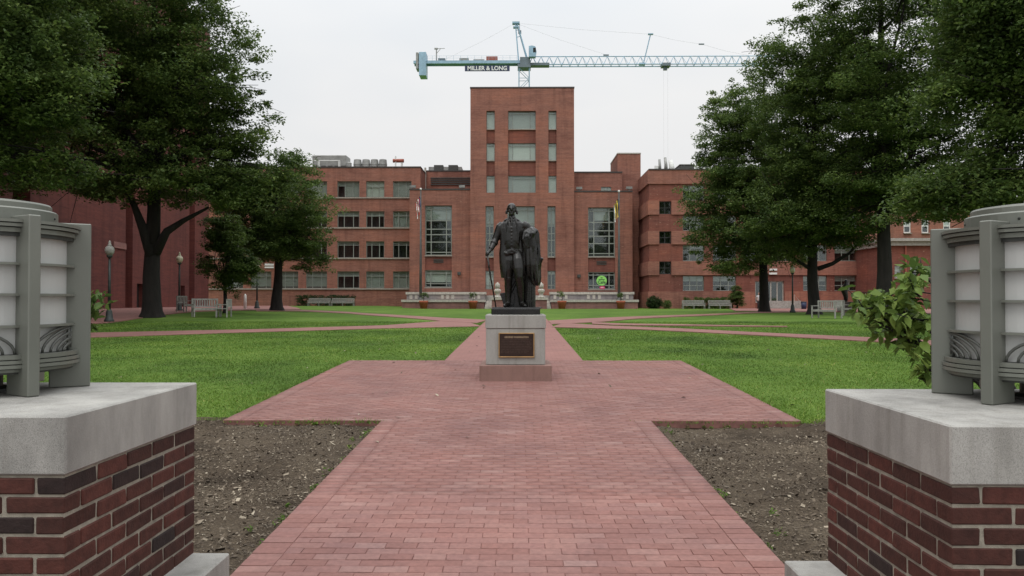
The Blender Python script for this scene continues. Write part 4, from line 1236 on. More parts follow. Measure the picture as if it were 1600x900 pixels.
# ------------------------------------------------------------------ tower crane far behind the hall
CY = 170.0
cr = thing('tower_crane', (at(819, 200, CY).x, CY, GZB), 'blue tower crane with a long lattice jib rising behind the brick tower', 'crane')
def seg(mb, a, b, r=0.09, n=5): mb.bar(a, b, r, n)
mx0 = at(811, 110, CY).x; mx1 = at(827, 110, CY).x; mw = mx1 - mx0; zj = at(819, 108, CY).z
m = MB()
for xx in (mx0, mx1):
    for yy in (CY - mw / 2, CY + mw / 2): seg(m, (xx, yy, GZB), (xx, yy, zj), 0.13)
zz = GZB; k = 0
while zz < zj - 1:
    z2 = min(zz + mw, zj)
    for yy in (CY - mw / 2, CY + mw / 2):
        seg(m, (mx0, yy, zz), (mx1, yy, zz), 0.06); seg(m, (mx0 if k % 2 else mx1, yy, zz), (mx1 if k % 2 else mx0, yy, z2), 0.06)
    for xx in (mx0, mx1): seg(m, (xx, CY - mw / 2 if k % 2 else CY + mw / 2, zz), (xx, CY + mw / 2 if k % 2 else CY - mw / 2, z2), 0.06)
    zz = z2; k += 1
m.build('mast', 'crane_blue', cr)
z_d = at(819, 102, CY).z; z_u = at(819, 88, CY).z
cx = (mx0 + mx1) / 2
MB().box(mx0 - 0.3, mx1 + 0.3, CY - 1.5, CY + 1.5, zj, at(819, 103, CY).z).box(mx0 + 0.2, mx1 + 0.2, CY - 1.4, CY + 1.4, at(819, 103, CY).z, at(819, 92, CY).z).build('slewing_ring', 'crane_dark', cr)
c0 = at(826, 94, CY); c1 = at(838, 77, CY)
MB().prism([(c0.x, c0.z), (c1.x - 0.2, c0.z), (c1.x, c0.z + 1.1), (c1.x - 0.25, c1.z - 0.2), (c0.x + 0.7, c1.z), (c0.x, c1.z - 0.1)], CY - 2.6, CY - 1.1).build('cab', 'crane_blue', cr)
MB().box(c1.x - 0.75, c1.x - 0.15, CY - 2.63, CY - 2.603, c0.z + 0.9, c1.z - 0.5).build('cab_window', 'interior_dark', cr)
# jib
jx0 = at(826, 95, CY).x; jx1 = at(1215, 95, CY).x; jz0 = at(1000, 102, CY).z; jz1 = at(1000, 88, CY).z
m = MB(); jw = 0.85
for yy in (CY - jw, CY + jw): seg(m, (jx0, yy, jz0), (jx1, yy, jz0), 0.13)
seg(m, (jx0, CY, jz1), (jx1, CY, jz1), 0.11)
n_ = 30
for k in range(n_):
    a = jx0 + (jx1 - jx0) * k / n_; b = jx0 + (jx1 - jx0) * (k + 1) / n_; c = (a + b) / 2
    for yy in (CY - jw, CY + jw): seg(m, (a, yy, jz0), (c, CY, jz1), 0.055); seg(m, (c, CY, jz1), (b, yy, jz0), 0.055)
    seg(m, (a, CY - jw, jz0), (a, CY + jw, jz0), 0.05)
m.build('jib', 'crane_blue', cr)
MB().box(jx0, jx0 + 4.5, CY - 1.0, CY + 1.0, jz0 - 0.2, jz0 + 0.35).build('jib_root', 'crane_dark', cr)
# counter-jib, ballast, machinery
k0 = at(647, 99, CY); k1 = at(815, 99, CY)
MB().box(k0.x, k1.x, CY - 1.1, CY - 0.7, k0.z - 0.35, k0.z + 0.28).box(k0.x, k1.x, CY + 0.7, CY + 1.1, k0.z - 0.35, k0.z + 0.28).box(k0.x, k1.x, CY - 0.7, CY + 0.7, k0.z - 0.1, k0.z + 0.05).build('counter_jib', 'crane_blue', cr)
rl = MB()
for k in range(14):
    xx = k0.x + 2.6 + (k1.x - k0.x - 3.6) * k / 13; rl.bar((xx, CY - 1.1, k0.z + 0.28), (xx, CY - 1.1, k0.z + 1.3), 0.025, 4)
for dz in (0.8, 1.3): rl.bar((k0.x + 2.6, CY - 1.1, k0.z + dz), (k1.x - 1, CY - 1.1, k0.z + dz), 0.02, 4)
rl.build('railing', 'crane_blue', cr)
b0 = at(656, 121, CY); b1 = at(667, 84.5, CY); b2_ = at(651, 110, CY)
MB().box(b0.x, b1.x, CY - 1.6, CY + 1.6, b0.z, b1.z).build('counterweight', 'crane_blue', cr, bevel=0.05)
MB().box(b2_.x, b0.x - 0.15, CY - 1.3, CY + 1.3, b2_.z, b1.z).build('counterweight', 'metal_grey', cr, bevel=0.05)
for (x0_, x1_, y0_, mt) in ((718, 732.5, 92, 'metal_grey'), (740, 757, 94, 'metal_grey'), (760, 777.5, 89.5, 'rust_red'), (685, 696, 92.5, 'crane_dark')):
    p = at(x0_, y0_, CY); q = at(x1_, y0_, CY)
    MB().box(p.x, q.x, CY - 0.65, CY + 0.65, k0.z + 0.05, p.z).build('winch_box', mt, cr)
p = at(682, 76, CY); q = at(695, 76, CY)
MB().bar((p.x, CY, k0.z + 0.05), (p.x, CY, p.z), 0.13, 6).bar((p.x - 0.35, CY, p.z), (q.x, CY, p.z + 0.05), 0.06, 5).bar((p.x, CY, p.z - 1.1), (p.x + 0.9, CY, p.z), 0.06, 5).box(p.x - 0.45, p.x + 0.3, CY - 0.2, CY + 0.2, p.z - 0.15, p.z + 0.12).build('service_hoist', 'metal_grey', cr)
# tower head
ap = at(805.5, 36, CY); f0 = at(810.5, 97, CY); f1 = at(823.5, 92, CY)
m = MB()
for yy in (-0.9, 0.9):
    seg(m, (f0.x, CY + yy, f0.z), (ap.x, CY + yy * 0.3, ap.z), 0.13); seg(m, (f1.x, CY + yy, f1.z), (ap.x + 0.3, CY + yy * 0.3, ap.z), 0.15)
for t in (0.62, 0.8, 0.92):
    u0 = Vector((f0.x, CY - 0.5, f0.z)).lerp(Vector((ap.x, CY - 0.3, ap.z)), t); u1 = Vector((f1.x, CY - 0.5, f1.z)).lerp(Vector((ap.x + 0.3, CY - 0.3, ap.z)), t); seg(m, u0, u1, 0.08)
m.box(ap.x - 0.7, ap.x + 0.9, CY - 0.6, CY + 0.6, ap.z - 0.25, ap.z + 0.15)
m.box(ap.x - 0.5, ap.x + 0.8, CY - 0.5, CY + 0.5, ap.z - 1.1, ap.z - 0.85)
m.build('tower_head', 'crane_blue', cr)
p = at(812, 44, CY); q = at(812, 52, CY)
MB().box(p.x - 0.3, p.x + 0.35, CY - 0.5, CY + 0.4, q.z, q.z + 0.5).bar((p.x, CY, q.z), (p.x, CY, at(812, 38, CY).z), 0.05, 5).build('head_platform', 'crane_dark', cr)
# stays
s1 = at(948, 86, CY); st0 = at(1005, 101, CY); st1 = at(1016.5, 53.5, CY); s2 = at(1096, 69, CY); s3 = at(1172, 87, CY); s4 = at(697, 92, CY)
m = MB()
for (a, b) in ((ap, s1), (ap, st1), (st1, s2), (s2, s3), (ap, s4)):
    a = Vector((a.x, CY, a.z)); b = Vector((b.x, CY, b.z)); m.tube([a, a.lerp(b, 0.5) - Vector((0, 0, 0.25)), b], [0.015] * 3, 4)
m.build('stay_rope', 'metal_grey', cr)
MB().bar(st0, st1, 0.12, 6).box(st1.x - 0.55, st1.x + 0.55, CY - 0.3, CY + 0.3, st1.z - 0.1, st1.z + 0.12).box(st0.x - 0.9, st0.x + 0.3, CY - 0.5, CY + 0.5, st0.z - 0.1, st0.z + 0.3).build('stay_strut', 'crane_blue', cr)
for (px, py) in ((947, 86), (1096, 69)):
    p = at(px, py, CY); MB().box(p.x - 0.6, p.x + 0.6, CY - 0.12, CY + 0.12, p.z - 0.13, p.z + 0.13).build('stay_coupling', 'crane_dark', cr, bevel=0.03)
p = at(1040, 104, CY)
MB().box(p.x - 0.9, p.x + 0.9, CY - 1.1, CY + 1.1, p.z - 0.1, p.z + 0.55).box(p.x - 0.5, p.x + 0.3, CY - 0.3, CY + 0.3, p.z - 0.8, p.z - 0.1).build('trolley', 'crane_dark', cr)
m = MB()
for dx in (-0.45, 0.45): m.bar((p.x + dx, CY, p.z - 0.2), (p.x + dx, CY, p.z - 24), 0.009, 4)
m.build('hoist_rope', 'metal_grey', cr)
p0 = at(727, 114, CY); p1 = at(796.5, 105.2, CY)
sg = MB().box(p0.x, p1.x, CY - 1.35, CY - 1.2, p0.z, p1.z).build('sign', 'sign_navy', cr)
sg['label'] = 'navy banner with white capital letters'
text('lettering', 'MILLER & LONG', 1.25, ((p0.x + p1.x) / 2, CY - 1.37, (p0.z + p1.z) / 2 - 0.02), 'white_paint', sg, 0.01, 0.035, (p1.x - p0.x) * 0.88)
# ------------------------------------------------------------------ gate piers and lanterns
BL, BH, BP, CH = 0.2028, 0.0565, 0.2135, 0.0677        # brick length and height, bond module, course
BD = 0.0968
def pier_brick(kind, seed):
    r = random.Random(seed)
    L, D = ((BL, BD) if kind == 'x' else (BD, BL))
    bm = bmesh.new(); bmesh.ops.create_cube(bm, size=1.0)
    for v in bm.verts:
        v.co.x *= L; v.co.y *= D; v.co.z *= BH
        v.co += Vector((r.uniform(-1, 1) * 0.002, r.uniform(-1, 1) * 0.002, r.uniform(-1, 1) * 0.0016))
    bmesh.ops.bevel(bm, geom=list(bm.edges), offset=0.0045, segments=1, affect='EDGES')
    me = bpy.data.meshes.new('brick'); bm.to_mesh(me); bm.free(); me.materials.append(MATS['pier_brick'])
    return me
PB = {k: [pier_brick(k, 100 + q + (50 if k == 'y' else 0)) for q in range(5)] for k in 'xy'}
def pier(side, xin, y0, ztop, label):
    D = 5 * BP - (BP - BL); W = 7 * BP - (BP - BL)
    xa, xb = (xin - W, xin) if side < 0 else (xin, xin + W)
    ya, yb = y0, y0 + D
    zcap = ztop - 0.2
    nco = 9
    zpl = zcap - nco * CH + 0.03
    zgr = gz(xin, y0) - 0.15
    P = thing('gate_pier', ((xa + xb) / 2, (ya + yb) / 2, zgr), label, 'pier', 'gate piers')
    MB().box(xa - 0.006, xb + 0.006, ya - 0.006, yb + 0.006, zcap, ztop).build('cap_stone', 'granite_cap', P, bevel=0.006)
    MB().box(xa + 0.006, xb - 0.006, ya + 0.006, yb - 0.006, zgr, zcap - 0.002).build('mortar_core', 'mortar', P)
    lx0, lx1 = (xa - 0.16, xb + 0.17) if side < 0 else (xa - 0.205, xb + 0.16)
    n = 3
    for k in range(n):                        # plinth in lengths of stone with open joints
        y1_, y2_ = ya - 0.16 + (D + 0.16) * k / n, ya - 0.16 + (D + 0.16) * (k + 1) / n - 0.006
        MB().box(lx0, lx1, y1_, y2_, zgr, zpl - 0.02).build('plinth_stone', 'granite_pink' if False else 'granite_cap', P, bevel=0.006)
    off = wloc(P)
    def put(kind, x, y, z):
        o = bpy.data.objects.new('brick', random.choice(PB[kind])); o.parent = P
        o.location = Vector((x + random.gauss(0, 0.0012), y + random.gauss(0, 0.0012), z + random.gauss(0, 0.001))) - off
        o.rotation_euler = (random.gauss(0, 0.006), random.gauss(0, 0.006), random.gauss(0, 0.008) + (math.pi if random.random() < 0.5 else 0))
        col.objects.link(o)
    for c in range(nco):
        z = zcap - 0.008 - BH / 2 - c * CH
        if c % 2 == 0:                        # stretchers of the inner and outer faces run to the corners
            for k in range(5):
                put('y', xa + BD / 2, ya + BL / 2 + k * BP, z); put('y', xb - BD / 2, ya + BL / 2 + k * BP, z)
            for k in range(6):
                x = xa + BP / 2 + BL / 2 + k * BP
                put('x', x, ya + BD / 2, z); put('x', x, yb - BD / 2, z)
        else:
            for k in range(7):
                x = xa + BL / 2 + k * BP
                put('x', x, ya + BD / 2, z); put('x', x, yb - BD / 2, z)
            for k in range(4):
                y = ya + BP / 2 + BL / 2 + k * BP
                put('y', xa + BD / 2, y, z); put('y', xb - BD / 2, y, z)
    return P
ZCL, ZCR = 1.357, 1.330
pier(-1, -1.535, 2.63, ZCL, 'dark red brick pier with a granite cap at the left edge')
pier(1, 1.441, 2.63, ZCR, 'dark red brick pier with a granite cap at the right edge')

def lantern(c, rot, label):
    T = thing('lantern', c, label, 'lantern', 'lanterns on the gate piers')
    cx, cy, cz = c
    def ring(r0, r1, z0, z1, n=48):
        m = MB(); i0 = 0
        for (r, z) in ((r0, z0), (r1, z0), (r1, z1), (r0, z1)):
            for j in range(n):
                a = 2 * math.pi * j / n; m.v.append((cx + math.cos(a) * r, cy + math.sin(a) * r, cz + z))
        for q in range(4):
            for j in range(n):
                a = q * n + j; b = q * n + (j + 1) % n; e = ((q + 1) % 4) * n
                m.f.append((a, b, e + (j + 1) % n, e + j))
        return m
    for k in range(6):
        a = R(60 * k + 30) + rot
        m = MB().box(0.25, 0.412, -0.024, 0.024, 0.0, 0.735)
        m.xf(Matrix.Translation(c) @ Matrix.Rotation(a, 4, 'Z'))
        m.build('fin', 'lantern_metal', T, bevel=0.004)
    for (z0, z1, r) in ((0.665, 0.683, 0.352), (0.687, 0.700, 0.366), (0.704, 0.717, 0.372), (0.150, 0.168, 0.364), (0.132, 0.146, 0.372), (0.114, 0.128, 0.372), (0.098, 0.110, 0.352)):
        ring(0.315, r, z0, z1).build('ring', 'lantern_metal', T)
    ring(0.31, 0.344, 0.650, 0.72).build('ring_core', 'lantern_dark', T); ring(0.31, 0.344, 0.09, 0.17).build('ring_core', 'lantern_dark', T)
    for z in (0.283, 0.412, 0.538): ring(0.319, 0.350, z - 0.005, z + 0.005).build('ring', 'lantern_metal', T)
    # glass cylinder in six panels
    for k in range(6):
        m = MB(); n = 10
        for (z0, z1) in ((0.17, 0.65),):
            for q in range(n):
                a0 = R(60 * k + 30) + rot + R(60) * (q / n); a1 = R(60 * k + 30) + rot + R(60) * ((q + 1) / n)
                m.poly([(cx + math.cos(a0) * 0.317, cy + math.sin(a0) * 0.317, cz + z0), (cx + math.cos(a1) * 0.317, cy + math.sin(a1) * 0.317, cz + z0), (cx + math.cos(a1) * 0.317, cy + math.sin(a1) * 0.317, cz + z1), (cx + math.cos(a0) * 0.317, cy + math.sin(a0) * 0.317, cz + z1)])
        m.build('glass_panel', 'lantern_glass', T, True)
    # curved grille bars: sheaves of arcs springing from the lower corner of each bay
    for k in range(6):
        m = MB(); base_a = 60 * k + 30
        def P3(u, v): a = R(base_a + 6 + u * 48) + rot; return (cx + math.cos(a) * 0.337, cy + math.sin(a) * 0.337, cz + 0.17 + v * 0.108)
        for (u0, ue, ve) in ((0.0, 0.80, 0.98), (0.15, 0.97, 0.93), (0.30, 0.98, 0.72), (0.45, 0.98, 0.50), (0.60, 0.98, 0.30)):
            pts = []
            for t in range(10):
                th = t / 9 * math.pi / 2
                u = u0 + (1 - math.cos(th)) * (ue - u0)
                pts.append(P3(u if k % 2 else 1 - u, math.sin(th) * ve))
            m.tube(pts, [0.0062] * 10, 6)
        for (uu, v0, v1) in ((0.80, 0.0, 1.0), (0.92, 0.1, 0.9)): m.tube([P3(uu if k % 2 else 1 - uu, v0), P3(uu if k % 2 else 1 - uu, v1)], [0.006, 0.006], 6)
        m.build('grille', 'lantern_grille', T, True)
    MB().lathe((cx, cy, cz + 0.7175), [(0.292, 0), (0.282, 0.008), (0.282, 0.052), (0.275, 0.058)], 48).build('cap', 'lantern_metal', T)
    MB().lathe((cx, cy, cz + 0.776), [(0.258, 0), (0.258, 0.022), (0.252, 0.030), (0.21, 0.036)], 48).build('cap_disc', 'lantern_metal', T)
    bl = MB()
    for k in range(12):
        a = R(30 * k + 12); bl.ell((cx + math.cos(a) * 0.282, cy + math.sin(a) * 0.282, cz + 0.745), (0.006, 0.006, 0.006), 6, 4)
    bl.build('rivets', 'lantern_dark', T)
    MB().lathe((cx, cy, cz), [(0.13, 0), (0.13, 0.012), (0.08, 0.02), (0.08, 0.12), (0.30, 0.125), (0.30, 0.135)], 24).build('stand', 'lantern_dark', T)
lantern((-2.315, 3.34, ZCL + 0.001), 0.0, 'round grey metal lantern with frosted glass on the left pier')
lantern((2.215, 3.34, ZCR + 0.001), 0.0, 'round grey metal lantern with frosted glass on the right pier')

# ------------------------------------------------------------------ pedestal and bronze statue
PCX, PCY = -0.07, 13.9
pz = gz(0, 13.26)
ped = thing('pedestal', (PCX, PCY, pz - 0.05), 'grey granite pedestal with a bronze plaque on the brick square', 'pedestal')
zb0 = pz + 0.283
MB().box(PCX - 0.614, PCX + 0.614, PCY - 0.614, PCY + 0.614, pz - 0.06, zb0).build('pink_base', 'granite_pink', ped, bevel=0.008)
zs1 = 1.487; zs0 = zs1 - 0.235
MB().box(PCX - 0.508, PCX + 0.508, PCY - 0.508, PCY + 0.508, zb0 + 0.002, zs0 - 0.004).build('granite_shaft', 'granite_grey', ped, bevel=0.01)
MB().box(PCX - 0.519, PCX + 0.519, PCY - 0.519, PCY + 0.519, zs0, zs1).build('granite_cap', 'granite_grey', ped, bevel=0.01)
fy = PCY - 0.508
pa = at(779, 558.5, fy); pb = at(835, 520, fy)
plq = MB().box(pa.x + 0.012, pb.x - 0.012, fy - 0.022, fy - 0.002, pa.z + 0.012, pb.z - 0.012).build('plaque', 'plaque_bronze', ped)
fr = MB(); t_ = 0.018
fr.box(pa.x, pb.x, fy - 0.032, fy - 0.003, pb.z - t_, pb.z).box(pa.x, pb.x, fy - 0.032, fy - 0.003, pa.z, pa.z + t_).box(pa.x, pa.x + t_, fy - 0.032, fy - 0.003, pa.z + t_, pb.z - t_).box(pb.x - t_, pb.x, fy - 0.032, fy - 0.003, pa.z + t_, pb.z - t_)
fr.build('border', 'plaque_gold', plq, bevel=0.004)
pcx = (pa.x + pb.x) / 2
text('lettering', 'GEORGE WASHINGTON', 0.045, (pcx, fy - 0.0235, pb.z - 0.075), 'plaque_letters', plq, 0.002, 0.0012, 0.41)
m = MB(); rr = random.Random(3)                 # body of the inscription, too small to read
for k in range(9):
    x = pa.x + 0.045; z = pb.z - 0.125 - k * 0.0275; end = pb.x - 0.045 - (0.03 if k == 7 else (0.06 if k == 8 else 0))
    while x < end - 0.02:
        w_ = min(rr.uniform(0.018, 0.055), end - x); u_ = 0
        while u_ < w_ - 0.006:
            l_ = rr.uniform(0.004, 0.008); h_ = rr.choice((0.009, 0.009, 0.013)); m.box(x + u_, x + u_ + l_ * 0.7, fy - 0.0245, fy - 0.0215, z, z + h_); u_ += l_ + 0.002
        x += w_ + 0.009
m.build('small_lettering', 'plaque_text', plq)

SY = 13.85
st = thing('bronze_statue', (-0.085, SY, zs1 + 0.002), 'dark bronze statue of a man in a long coat with a cane', 'statue')
o0 = Vector((-0.085, SY, zs1 + 0.002)); pl_h = 0.125
S = MB()
def T(p): return (p[0], p[1], p[2])
z_ = 0.0
# head and wig
S.ell((-.057, -.018, 1.742), (.070, .094, .104)); S.ell((-.057, .012, 1.772), (.079, .092, .080)); S.ell((-.059, -.055, 1.672), (.050, .052, .052))
S.ell((-.061, -.114, 1.722), (.012, .024, .028)); S.ell((-.060, -.093, 1.756), (.052, .020, .010)); S.ell((-.062, -.094, 1.678), (.024, .016, .008)); S.ell((-.061, -.092, 1.642), (.022, .018, .016))
for sx in (-1, 1):
    S.ell((-.058 + sx * .040, -.080, 1.703), (.021, .021, .024))
    S.ell((-.057 + sx * .078, .035, 1.735), (.016, .045, .040)); S.ell((-.057 + sx * .090, .03, 1.700), (.026, .042, .018)); S.ell((-.057 + sx * .094, .028, 1.668), (.024, .038, .016))
S.ell((-.057, .09, 1.67), (.045, .035, .08)); S.ell((-.057, .11, 1.55), (.03, .03, .09))
# neck, stock, jabot, lapels
S.tube([(-.054, .015, 1.52), (-.057, .0, 1.67)], [.062, .052], 14)
S.ell((-.056, -.015, 1.585), (.060, .058, .030)); S.ell((-.056, -.085, 1.53), (.026, .024, .045)); S.ell((-.054, -.118, 1.46), (.024, .016, .06))
# trunk
S.sections([(.90, -.045, .0, .16, .105), (.98, -.05, .0, .175, .118), (1.08, -.055, -.01, .172, .128), (1.18, -.055, -.015, .172, .135), (1.30, -.05, -.01, .185, .132), (1.42, -.045, .0, .205, .122), (1.49, -.045, .01, .205, .105), (1.535, -.05, .015, .15, .085), (1.57, -.052, .015, .085, .07)], 24)
S.ell((-.058, -.085, 1.13), (.105, .065, .17)); S.ell((-.056, -.085, 1.34), (.10, .06, .16))
for k in range(7): S.ell((-.057, -.146 - .006 * math.sin(k / 6 * 3.1), 1.03 + k * .062), (.010, .008, .010), 8, 6)      # waistcoat buttons
for sx in (-1, 1):
    S.tube([(-.055 + sx * .052, -.075, 1.60), (-.055 + sx * .10, -.125, 1.47), (-.055 + sx * .115, -.135, 1.32), (-.055 + sx * .12, -.125, 1.12)], [.014, .024, .018, .014], 8, 0.4)
    S.ell((-.055 + sx * .095, -.01, 1.550), (.055, .06, .022), rot=Matrix.Rotation(sx * 0.5, 3, 'Y'))
S.tube([(-.13, -.115, .965), (-.05, -.14, 1.0), (.03, -.12, .965)], [.035, .03, .035], 10, 0.6)
S.ell((-.14, -.10, .945), (.06, .045, .038), rot=Matrix.Rotation(0.35, 3, 'Y')); S.ell((-.055, -.115, .955), (.075, .04, .03)); S.ell((.02, -.10, .945), (.05, .045, .035), rot=Matrix.Rotation(-0.35, 3, 'Y'))
# coat skirts
S.sections([(.515, -.168, .045, .072, .16), (.62, -.175, .04, .082, .165), (.78, -.185, .035, .088, .16), (.95, -.19, .03, .088, .145), (1.10, -.185, .025, .078, .13), (1.25, -.18, .02, .08, .12), (1.40, -.175, .015, .085, .11)], 28, .05, 8)
S.sections([(.53, -.02, .135, .20, .05), (.8, -.03, .125, .19, .05), (1.1, -.04, .09, .17, .06)], 26, .04, 9)
S.sections([(.55, .115, .05, .075, .13), (.8, .12, .045, .075, .13), (1.1, .10, .03, .08, .12), (1.38, .09, .02, .085, .10)], 26, .05, 8, 1.0)
# legs, boots and shoes
def limb(pts, r, n=14): S.tube(pts, r, n)
limb([(-.105, .0, .97), (-.108, -.025, .82), (-.112, -.03, .66), (-.116, -.025, .51), (-.116, .005, .38), (-.118, .015, .24), (-.122, .012, .10), (-.122, .012, .03)], [.10, .112, .094, .066, .069, .058, .044, .046])
limb([(.035, -.02, .97), (.050, -.085, .82), (.062, -.135, .67), (.075, -.155, .53), (.095, -.10, .38), (.108, -.065, .24), (.12, -.045, .10), (.122, -.04, .03)], [.10, .112, .096, .067, .069, .058, .044, .046])
for (a, b, c) in (((-.122, .035, .035), (-.15, -.10, .04), (-.178, -.20, .028)), ((.122, -.015, .035), (.15, -.15, .04), (.178, -.25, .028))):
    S.tube([a, b, c], [.042, .047, .03], 12, 0.75)
    S.ell((c[0], c[1], c[2]), (.03, .035, .024)); S.ell((b[0] * .97, b[1] * .8, b[2] + .035), (.03, .03, .016))
for (x, y, z) in ((-.116, -.03, .49), (.076, -.145, .50)): S.sections([(z - .02, x, y + .01, .074, .072), (z + .03, x, y + .005, .076, .074)], 16)
# arm on the cane
limb([(-.205, .02, 1.475), (-.255, .02, 1.42), (-.30, .02, 1.31), (-.345, .01, 1.20), (-.385, -.04, 1.10), (-.425, -.09, 1.02)], [.075, .086, .074, .062, .054, .046])
S.tube([(-.352, -.005, 1.165), (-.372, -.025, 1.125)], [.066, .069], 14)
limb([(-.42, -.085, 1.03), (-.447, -.115, .985), (-.47, -.13, .955)], [.034, .032, .03])
S.ell((-.475, -.135, .95), (.036, .042, .032))
for k in range(4): S.tube([(-.455 - k * .013, -.165 + k * .006, .962 - k * .004), (-.475 - k * .012, -.182 + k * .008, .945 - k * .004), (-.485 - k * .009, -.172 + k * .008, .918 - k * .004), (-.482 - k * .006, -.15 + k * .006, .912)], [.0115] * 4, 8)
S.tube([(-.45, -.13, .955), (-.455, -.16, .93), (-.468, -.165, .912)], [.013, .012, .010], 8)
# arm laid on the column
limb([(.13, .02, 1.475), (.19, .02, 1.44), (.255, .03, 1.37), (.30, .02, 1.315), (.275, -.08, 1.295), (.225, -.16, 1.275)], [.075, .084, .076, .066, .056, .042])
S.ell((.205, -.18, 1.262), (.036, .042, .026))
for k in range(4): S.tube([(.185 + k * .014, -.205 + k * .004, 1.262), (.178 + k * .014, -.232 + k * .006, 1.245), (.178 + k * .014, -.238 + k * .006, 1.205 + .006 * k)], [.011, .0105, .009], 8)
S.tube([(.235, -.18, 1.262), (.25, -.205, 1.245), (.248, -.215, 1.222)], [.012, .011, .009], 8)
body_mb = S
body_mb.xf(Matrix.Translation(o0 + Vector((0, 0, pl_h))))
remeshed(body_mb, 'figure', 'bronze', st, 0.0092, 2)
# column of rods under the cloak
C = MB()
for k in range(13):
    a = 2 * math.pi * k / 13
    C.tube([(.262 + math.cos(a) * .082, .06 + math.sin(a) * .085, 0.002), (.262 + math.cos(a) * .082, .06 + math.sin(a) * .085, 1.27)], [.024, .024], 8)
C.tube([(.262, .06, .001), (.262, .06, 1.28)], [.085, .085], 12)
for z in (.10, .36, .62): C.tube([(.262, .06, z), (.262, .06, z + .03)], [.112, .112], 20)
C.xf(Matrix.Translation(o0 + Vector((0, 0, pl_h)))); C.build('column', 'bronze', st)
K = MB()
K.sections([(.38, .375, .08, .060, .10), (.43, .352, .07, .095, .13), (.52, .330, .07, .122, .15), (.66, .318, .065, .132, .16), (.82, .298, .06, .150, .165), (.95, .290, .055, .148, .165), (1.08, .280, .045, .158, .17), (1.20, .282, .04, .150, .165), (1.29, .290, .04, .142, .155), (1.36, .300, .035, .112, .135), (1.40, .285, .03, .085, .10), (1.43, .262, .03, .045, .05)], 64, .11, 6, 0.9)
K.sections([(.005, .235, .12, .115, .06), (.3, .225, .12, .12, .065), (.6, .215, .11, .13, .07), (.95, .215, .10, .13, .07)], 30, .08, 7)
for k in range(6):                            # long hanging folds
    a_ = -2.6 + k * 0.52; x_ = .288 + math.cos(a_) * .150; y_ = .055 + math.sin(a_) * .158
    K.tube([(x_ - .01, y_ + .02, 1.26), (x_ + .012 * math.sin(k * 2.2), y_ - .012, 1.0), (x_ + .016 * math.sin(k * 1.3), y_ - .008, .75), (x_ + .02 * math.sin(k), y_, .48 + .05 * math.sin(k * 1.9))], [.014, .030, .036, .012], 8)
for k in range(8):
    f = k / 7
    K.tube([(.21 + f * .17, -.02 - .03 * math.sin(f * 3), 1.40 - .035 * f), (.165 + f * .17, -.125 - .02 * math.sin(k * 2.3), 1.325 - .03 * f), (.145 + f * .15, -.165 + .045 * f, 1.22 - .05 * abs(f - .5)), (.19 + f * .09, -.155 + .04 * f, 1.06 + .05 * math.sin(k * 1.9))], [.020, .024, .024, .010], 8)
K.tube([(.43, .02, .70), (.455, .0, .80), (.485, -.02, .875)], [.026, .028, .030], 12)
K.tube([(.43, .02, 1.0), (.45, .03, .8), (.44, .05, .6)], [.02, .022, .016], 8)
K.xf(Matrix.Translation(o0 + Vector((0, 0, pl_h)))); remeshed(K, 'cloak', 'bronze', st, 0.0092, 2)
Q = MB()
Q.prism([(-.27, .245), (-.20, .03), (-.02, .03), (.0, .24), (-.11, .275)], .09, .13)
Q.tube([(-.10, .11, .20), (.0, .13, .42), (.12, .14, .60)], [.03, .03, .025], 8); Q.tube([(.10, .10, .05), (.03, .12, .55)], [.03, .025], 8)
Q.prism([(-.15, .0), (.19, .0), (.17, .60), (-.12, .60)], .12, .16)
Q.xf(Matrix.Translation(o0 + Vector((0, 0, pl_h)))); Q.build('plough', 'bronze', st, bevel=0.006)
N = MB(); N.tube([(-.487, -.155, .945), (-.44, -.158, .62), (-.332, -.165, .002)], [.0155, .0145, .011], 10); N.ell((-.489, -.155, .958), (.022, .022, .018)); N.tube([(-.46, -.16, .80), (-.455, -.18, .74), (-.458, -.178, .69)], [.010, .014, .018], 8)
N.xf(Matrix.Translation(o0 + Vector((0, 0, pl_h)))); N.build('cane', 'bronze', st, True)
Bm = MB(); Bm.box(-.405, .44, -.36, .38, .0, .108); Bm.xf(Matrix.Translation(o0)); Bm.build('plinth', 'bronze', st, bevel=0.012)
Bm = MB(); Bm.prism([(-.40, .1085), (.45, .1085), (.485, .118), (.47, .126), (-.385, .1262)], -.345, .375); Bm.xf(Matrix.Translation(o0)); Bm.build('plinth_top', 'bronze', st, bevel=0.006)
